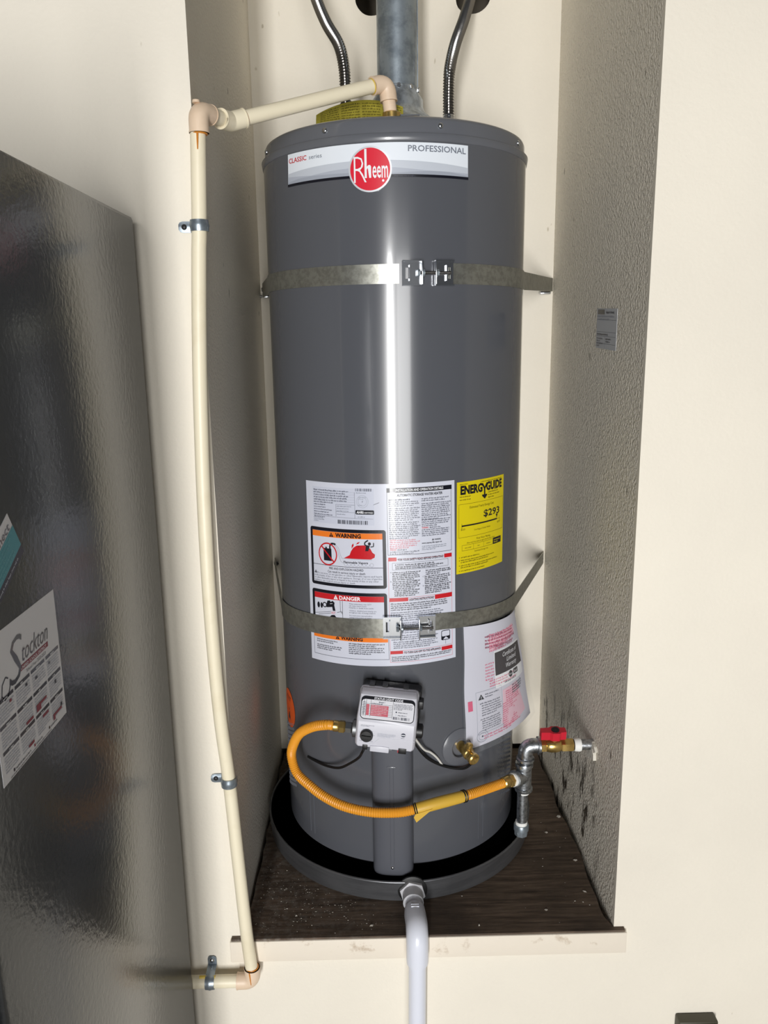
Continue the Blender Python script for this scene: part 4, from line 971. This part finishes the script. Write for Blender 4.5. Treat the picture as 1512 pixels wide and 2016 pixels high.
band('band', s1, 17, 80, 1.2135, 1.2490, TR+.0006, (Vector((.7175, DEP-.004, 0)), 1.2300, 1.2610))
tensioner(s1, 8.0, 13.2, 1.2318, .0425, .014)
for x in (.010, .702):
    g = G(); g.rbox((x+(.0 if x < .3 else -.004), DEP-.012, 1.226), (.026, .018, .007), .002); g.lathe([(.007, 0), (.007, .005), (.003, .008)], (x, DEP-.010, 1.243), (0,-1,0), 6); g.make('wall_anchor', 'bright_zinc', s1)
s2 = thing('seismic_strap', (TX, TY-TR, .575), 'lower galvanised earthquake strap crossing the instruction label', 'strap', 'earthquake straps around the water heater')
zs = lambda th: -.012*max(0, -th-12)/35
band('band', s2, -8, -86, .5530, .5925, TR+.0012, (Vector((.006, DEP-.004, 0)), .532, .562), zs)
zs2 = lambda th: -.012*max(0, th-18)/42
band('band', s2, 12, 69.5, .5660, .6000, TR+.0012, (Vector((.7155, DEP-.004, 0)), .5345, .5665), zs2)
tensioner(s2, -1.2, 6.0, .5780, .0440, .022)
for x in (.010, .708):
    g = G(); g.lathe([(.007, 0), (.007, .005), (.003, .008)], (x, DEP-.008, .549), (0,-1,0), 6); g.make('wall_anchor', 'bright_zinc', s2)

# ------------------------------------------------------------------ document pouch
pc = thing('document_pouch', (.53, .17, .29), 'clear plastic pouch with manual and warranty papers hung below the lower strap', 'pouch')
TLp = tp(26.8, TR+.0032, .5640); TRp = tp(68, TR+.0032, .5525); BLp = tp(28.0, TR+.008, .2945); BRp = Vector((.6180, .322, .292))
nP = Vector((math.sin(R_(47)), -math.cos(R_(47)), 0))
def pouch(u, v, h):
    a = TLp.lerp(TRp, u); b = BLp.lerp(BRp, u); p = a.lerp(b, v); k = 4*u*(1-u)
    return p+nP*((.024*(1-v)+.019*v)*k+h+.003*math.sin(v*9+u*4)*v*(1-v)*2)
def pm(s, t, h): return pouch(s/200, t/270, h)
pp = sheet('manual', lambda s, t, h: pouch(s/200*.955, t/270*.985, h), 200, 270, 'paper_white', pc, nx=24, ny=14)
d = Decal(lambda s, t, h: pouch(s/200*.955, t/270*.985, h), 6)
PK, PP, MG, WB = 'print_pink', 'print_pink_pale', 'print_magenta', 'warranty_black'
# pink ink, some of it showing through from behind
d.words(PK, 62, 170, 28, 7, 6.0, 4.2, seed=1, ragged=.3); d.words(MG, 50, 180, 30, 4, 8, 4.0, seed=2, ragged=.2, bold=.8, slope=.03)
d.poly(PP, [(95, 162), (150, 158), (168, 205), (178, 245), (110, 258), (88, 238), (94, 200)], 1); d.poly(PP, [(80, 124), (112, 118), (120, 140), (76, 146)], 1); d.poly(PP, [(58, 34), (160, 20), (172, 42), (66, 64)], 1)
for k in range(17): d.words(PK, 92 if k > 4 else 104, 172-k*.7, 170+k*5.2, 1, 5, 3.4, seed=20+k, ragged=.2)
d.words(PK, 50, 96, 92, 6, 7, 3.4, seed=50, ragged=.6); d.words(PK, 60, 168, 132, 3, 6, 3.6, seed=51, ragged=.5); d.words(PK, 40, 170, 252, 2, 6, 3.4, seed=52, ragged=.3)
d.rect(PK, 6, 164, 16, 186, 2)
# black text block of the manual
d.tri(36, 166, 12, mark='paper_white', layer=3); d.words(T_, 46, 84, 158, 2, 5.5, 2.8, seed=60); d.words(T_, 32, 88, 176, 6, 5.4, 2.8, seed=61, indent=4); d.words(T_, 32, 88, 212, 6, 5.2, 2.8, seed=62, indent=4)
d.ring('print_light_grey', 36, 250, 12, 13.4, 3); d.ring('print_light_grey', 36, 250, 8, 8.8, 3); d.disc(T_, 36, 250, 2, layer=3, n=10)
d.frame('print_light_grey', 24, 148, 92, 244, .8, 2)
d.text(MG, 'Water Heater', 76, 63, 11, w=78, shear=.2, layer=4)
# certificate of limited warranty
d.rect('print_white', 76, 66, 186, 152, 2)
d.rect(WB, 78, 70, 185, 123, 4)
for k, (tt, x, w_) in enumerate((('Certificate of', 104, 62), ('Limited', 119, 40), ('Warranty', 112, 46))): d.text(WT, tt, x, 86+k*14, 10, w=w_, shear=.28, layer=5)
d.disc(WB, 128, 133, 7.5, layer=4, n=20); d.rrect(WB, 139, 126, 160, 138, 3, 4); d.text(WT, 'Rheem', 122.5, 135, 4, w=11, layer=5); d.text(WT, 'Ruud', 142, 135, 6, w=15, layer=5)
d.words(K, 104, 176, 147, 1, 5, 3.4, seed=70, layer=4, ragged=0)
d.words(T_, 128, 172, 163, 4, 6, 4.0, seed=71, ragged=.2, layer=4)
d.build(pp, {PK: 'pink_print', PP: 'pink_tint', MG: 'magenta_print', WB: 'dark_print', T_: 'small_print', K: 'black_print', WT: 'white_print', 'print_light_grey': 'grey_print', 'paper_white': 'mark'})
g = G(); nt_ = 8; vs_ = [tp(30.5+20*i/nt_, TR+.0016+.0012*abs(math.sin(i*2.1+j)), .603+.036*j/3+.006*math.sin(i*.7)) for j in range(4) for i in range(nt_+1)]
g.add(vs_, [(j*(nt_+1)+i, j*(nt_+1)+i+1, (j+1)*(nt_+1)+i+1, (j+1)*(nt_+1)+i) for j in range(3) for i in range(nt_)]); g.make('clear_tape', 'clear_tape', pc, 20)
g = G(); nu, nv = 24, 14; vs_ = [pouch(-.03+1.09*i/nu, -.005+1.03*j/nv, .0032) for j in range(nv+1) for i in range(nu+1)]
g.add(vs_, [(j*(nu+1)+i, j*(nu+1)+i+1, (j+1)*(nu+1)+i+1, (j+1)*(nu+1)+i) for j in range(nv) for i in range(nu)]); g.make('clear_sleeve', 'clear_film', pc, 60)

# ------------------------------------------------------------------ gas line: stub, shutoff valve, fittings, drip leg
GY, GZ = .190, .2825
gp = thing('gas_pipe', (.577, GY, .085), 'galvanised gas fittings with tee and capped drip leg beside the heater', 'gas pipe')
r1 = .0112
g = G(); g.lathe([(r1, 0), (r1, .05)], (W+.01, GY, GZ), (-1,0,0), 24); g.make('wall_stub', 'iron_fitting', gp)
g = G(); g.lathe([(.0135, 0), (.0142, .004), (.0135, .012), (.012, .014)], (W-.026, GY, GZ), (-1,0,0), 24); g.make('thread_sealant', 'teflon_tape', gp)
EB = Vector((.5785, GY, GZ))
path = [EB+Vector((.030, 0, 0)), EB+Vector((.024, 0, 0))]+arc(EB, (-1,0,0), (0,0,-1), .017)+[EB+Vector((0, 0, -.026)), EB+Vector((0, 0, -.030))]
g = G(); g.tube(path, .0155, 28); g.lathe([(.0165, 0), (.019, .001), (.019, .006), (.0165, .007)], EB+Vector((.024, 0, 0)), (1,0,0), 28); g.lathe([(.0165, 0), (.019, .001), (.019, .006), (.0165, .007)], EB+Vector((0, 0, -.026)), (0,0,-1), 28); g.make('elbow', 'iron_fitting', gp, 30)
g = G(); g.lathe([(r1, 0), (r1, .022)], EB+Vector((0, 0, -.030)), (0,0,-1), 24); g.make('nipple', 'iron_fitting', gp)
TE = Vector((.5765, GY, .2120))
g = G(); g.lathe([(.0182, .032), (.0188, .030), (.0188, .025), (.0158, .024), (.0158, -.024), (.0188, -.025), (.0188, -.030), (.0182, -.032)], TE, (0,0,1), 28)
sd = Vector((-.82, -.57, .10)).normalized(); g.lathe([(.0158, 0), (.0158, .021), (.0185, .022), (.0185, .029), (.017, .030)], TE, sd, 28); g.make('tee', 'iron_fitting', gp, 30)
g = G(); g.lathe([(.0142, .030), (.0142, .0345), (.0118, .0350)], TE, sd, 24); g.lathe([(.0122, 0), (.0122, .007)], TE+Vector((0, 0, -.032)), (0,0,-1), 24); g.lathe([(.0125, 0), (.0125, .009)], (.5737, GY, .1065), (0,0,-1), 24); g.make('thread_tape', 'teflon_tape', gp)
g = G(); g.lathe([(r1, .178), (r1, .095)], (.5745, GY, 0), (0,0,1), 24); g.make('drip_leg', 'iron_fitting', gp)
g = G(); g.lathe([(.0150, .099), (.0160, .097), (.0160, .086)], (.5737, GY, 0), (0,0,1), 24); g.lathe([(.0140, .088), (.0146, .086), (.0140, .074), (.008, .0725)], (.5737, GY, 0), (0,0,1), 8); g.make('cap', 'galvanised_dark', gp, 30)
gv = thing('gas_shutoff_valve', (.65, GY, GZ), 'brass gas shutoff valve with a red lever handle', 'valve')
g = G(); hexnut(g, (.6075, GY, GZ), (1,0,0), .0148, .014, (0, 0, 1)); g.lathe([(.0105, .012), (.0135, .016), (.0150, .024), (.0150, .034), (.0135, .042), (.0105, .046)], (.6075, GY, GZ), (1,0,0), 28); hexnut(g, (.652, GY, GZ), (1,0,0), .0148, .026, (0, 0, 1)); g.make('valve_body', 'brass', gv, 30)
g = G(); g.lathe([(.0075, .010), (.0075, .022), (.005, .024), (.005, .034)], (.638, GY, GZ), (0,-.18,.98), 18); g.make('valve_stem', 'brass', gv)
up_ = Vector((0, -.18, .98)); yy_ = Vector((0, .98, .18)); hc = Vector((.638, GY, GZ))+up_*.020
g = G(); pts = [(-.030, -.0075), (-.012, -.0085), (-.007, -.0125), (.007, -.0125), (.011, -.0085), (.022, -.0075), (.022, .0075), (.011, .0085), (.007, .0125), (-.007, .0125), (-.012, .0085), (-.030, .0075)]
g.prism(pts, (hc, Vector((1,0,0)), yy_, up_), 0, .019); g.make('lever_handle', 'red_vinyl', gv, 30)
g = G(); g.lathe([(.0085, .0), (.0085, .0205), (.0072, .0212), (.0055, .0198), (0, .0198)], hc, up_, 22); g.make('handle_hub', 'black_plastic', gv)
# broken plaster around the stub
g = G(); rnd = random.Random(3)
for (y, z, s) in ((GY-.012, GZ-.012, .020), (GY+.004, GZ-.020, .016), (GY-.020, GZ+.003, .015), (GY+.02, GZ-.03, .012)):
    p = [(y+s*rnd.uniform(.6, 1.1)*math.cos(k*.785), z+s*rnd.uniform(.5, .95)*math.sin(k*.785)) for k in range(8)]
    g.prism(p, ((W, 0, 0), (0,1,0), (0,0,1), (-1,0,0)), -.001, .004+s*.12)
o = g.make('plaster_patch', 'plaster_patch', wr, 0)

# ------------------------------------------------------------------ yellow gas connector
gc = thing('gas_connector', (.32, .07, .21), 'yellow coated flexible gas hose looping from the tee to the control', 'gas hose')
HB = TE+sd*.0345
g = G(); hexnut(g, HB, sd, .0135, .012); g.lathe([(.0115, .012), (.0125, .016), (.0118, .026), (.0098, .028)], HB, sd, 22); g.make('hose_nut', 'brass', gc)
g = G(); hexnut(g, INL2, -ex, .0120, .012); g.lathe([(.0098, .012), (.0108, .014), (.0108, .022), (.0098, .023)], INL2, -ex, 22); g.make('hose_nut', 'brass', gc)
A = INL2-ex*.022; Bq = HB+sd*.027
hp = [A, A-ex*.014, (.142, .0960, .3850), (.1140, .1260, .3560), (.0975, .1520, .3190), (.0905, .1640, .2860), (.1005, .1560, .2520), (.1285, .1325, .2365), (.1605, .1105, .2235), (.2018, .0880, .2155), (.2523, .0700, .2140), (.3021, .0620, .2170), (.334, .0620, .2220), (.3823, .0700, .2300), (.4392, .0900, .2320), (.4720, .1120, .2280), Bq+sd*.024, Bq]
path = spline(hp, 12)
corrugated(path, .0094, .0006, .0046, 18).make('hose', 'gas_yellow', gc, 50)
# folded warning tag held on the hose by two dark ties
def at_x(x):
    return min(path[60:], key=lambda q: abs(q.x-x))
ta = [at_x(.338+.0125*k) for k in range(9)]
g = G(); g.tube(ta, [.0112, .0118, .0120, .0120, .0120, .0120, .0118, .0116, .0108], 16); q = at_x(.345)
g.prism([(0, 0), (.034, .008), (.002, -.018), (-.003, -.007)], (q+Vector((-.006, -.0125, -.004)), (1,.12,0), (0,0,1), (0,-1,0)), 0, .0008); g.make('warning_tag', 'tag_yellow', gc)
for x in (.338, .342, .435, .440):
    q = at_x(x); q2 = at_x(x+.008); g = G(); ax = (q2-q).normalized() if (q2-q).length else Vector((1,0,0)); g.lathe([(.0122, -.0011), (.0128, 0), (.0122, .0011)], q, ax, 22); g.make('cable_tie', 'black_plastic', gc)

# ------------------------------------------------------------------ wires of the control
def wire(name, pts, r, m, label, grp=None):
    g = G(); g.tube(spline(pts, 10), r, 10); return tag(g.make(name, m), label, 'wire', grp)
pl = cp(-.0365, .026, -.060)
wire('sensor_wire', [pl, pl+Vector((-.006, .004, -.014)), tp(-17, TR+.050, .322), tp(-21.5, TR+.036, .298), tp(-28, TR+.022, .273), tp(-37, TR+.008, .2585), tp(-45, TR+.003, .2545), tp(-50.5, TR+.001, .2525)], .0026, 'black_rubber', 'black wire hanging from the control towards the hose loop')
pr = cp(.050, -.010, -.052)
wire('igniter_wire', [pr, tp(7, TR+.016, .316), tp(11.8, TR+.006, .2900), tp(19, TR+.0040, .2700), tp(26.5, TR+.0085, .2600), tp(32, TR+.004, .2625), tp(35, TR+.001, .2665)], .0024, 'black_rubber', 'black wire drooping from the control under the drain valve')
wire('white_wire', [pr+Vector((.002, 0, .0065)), tp(7.5, TR+.018, .3260), tp(11, TR+.010, .3120), tp(14.2, TR+.005, .2950), tp(17, TR+.001, .2745)], .0022, 'white_wire', 'white wire from the control to the jacket beside the drain valve')

# ------------------------------------------------------------------ small things on the walls
def rw(s, t, h): return Vector((W-.0008-h, .2925-s/1000, 1.1735-t/1000-s*.00004))
wl = sheet('wall_label', rw, 131, 76, 'faded_label', None, thick=.0006)
tag(wl, 'faded printed label stuck on the textured alcove wall', 'label')
d = Decal(rw, 400); d.rect(K, 6, 2, 52, 11); d.words(T_, 62, 122, 9, 1, 4, 4.5, seed=1, ragged=0); d.words('print_light_grey', 5, 126, 16, 2, 6, 3.4, seed=2)
for y in (21, 44, 52, 66): d.line('print_grey', [(3, y), (128, y)], .8)
d.line('print_grey', [(60, 52), (60, 74)], .8); d.words(T_, 5, 110, 50, 1, 4, 3.6, seed=3); d.words(T_, 6, 50, 58, 4, 4.6, 3, seed=4, ragged=.5); d.words(T_, 66, 110, 58, 2, 5, 3, seed=5, ragged=.4)
d.build(wl, {K: 'black_print', T_: 'small_print', 'print_light_grey': 'faint_print', 'print_grey': 'ruled_lines'})
ob = thing('outlet_box', (.892, 0, -.26), 'small dark brown electrical box on the wall below the platform', 'outlet')
g = G(); g.rbox((.892, -.012, -.262), (.078, .024, .118), .004); g.make('box_body', 'outlet_brown', ob)
g = G(); g.rbox((.892, -.026, -.262), (.070, .005, .110), .002); g.make('cover_plate', 'outlet_brown', ob)
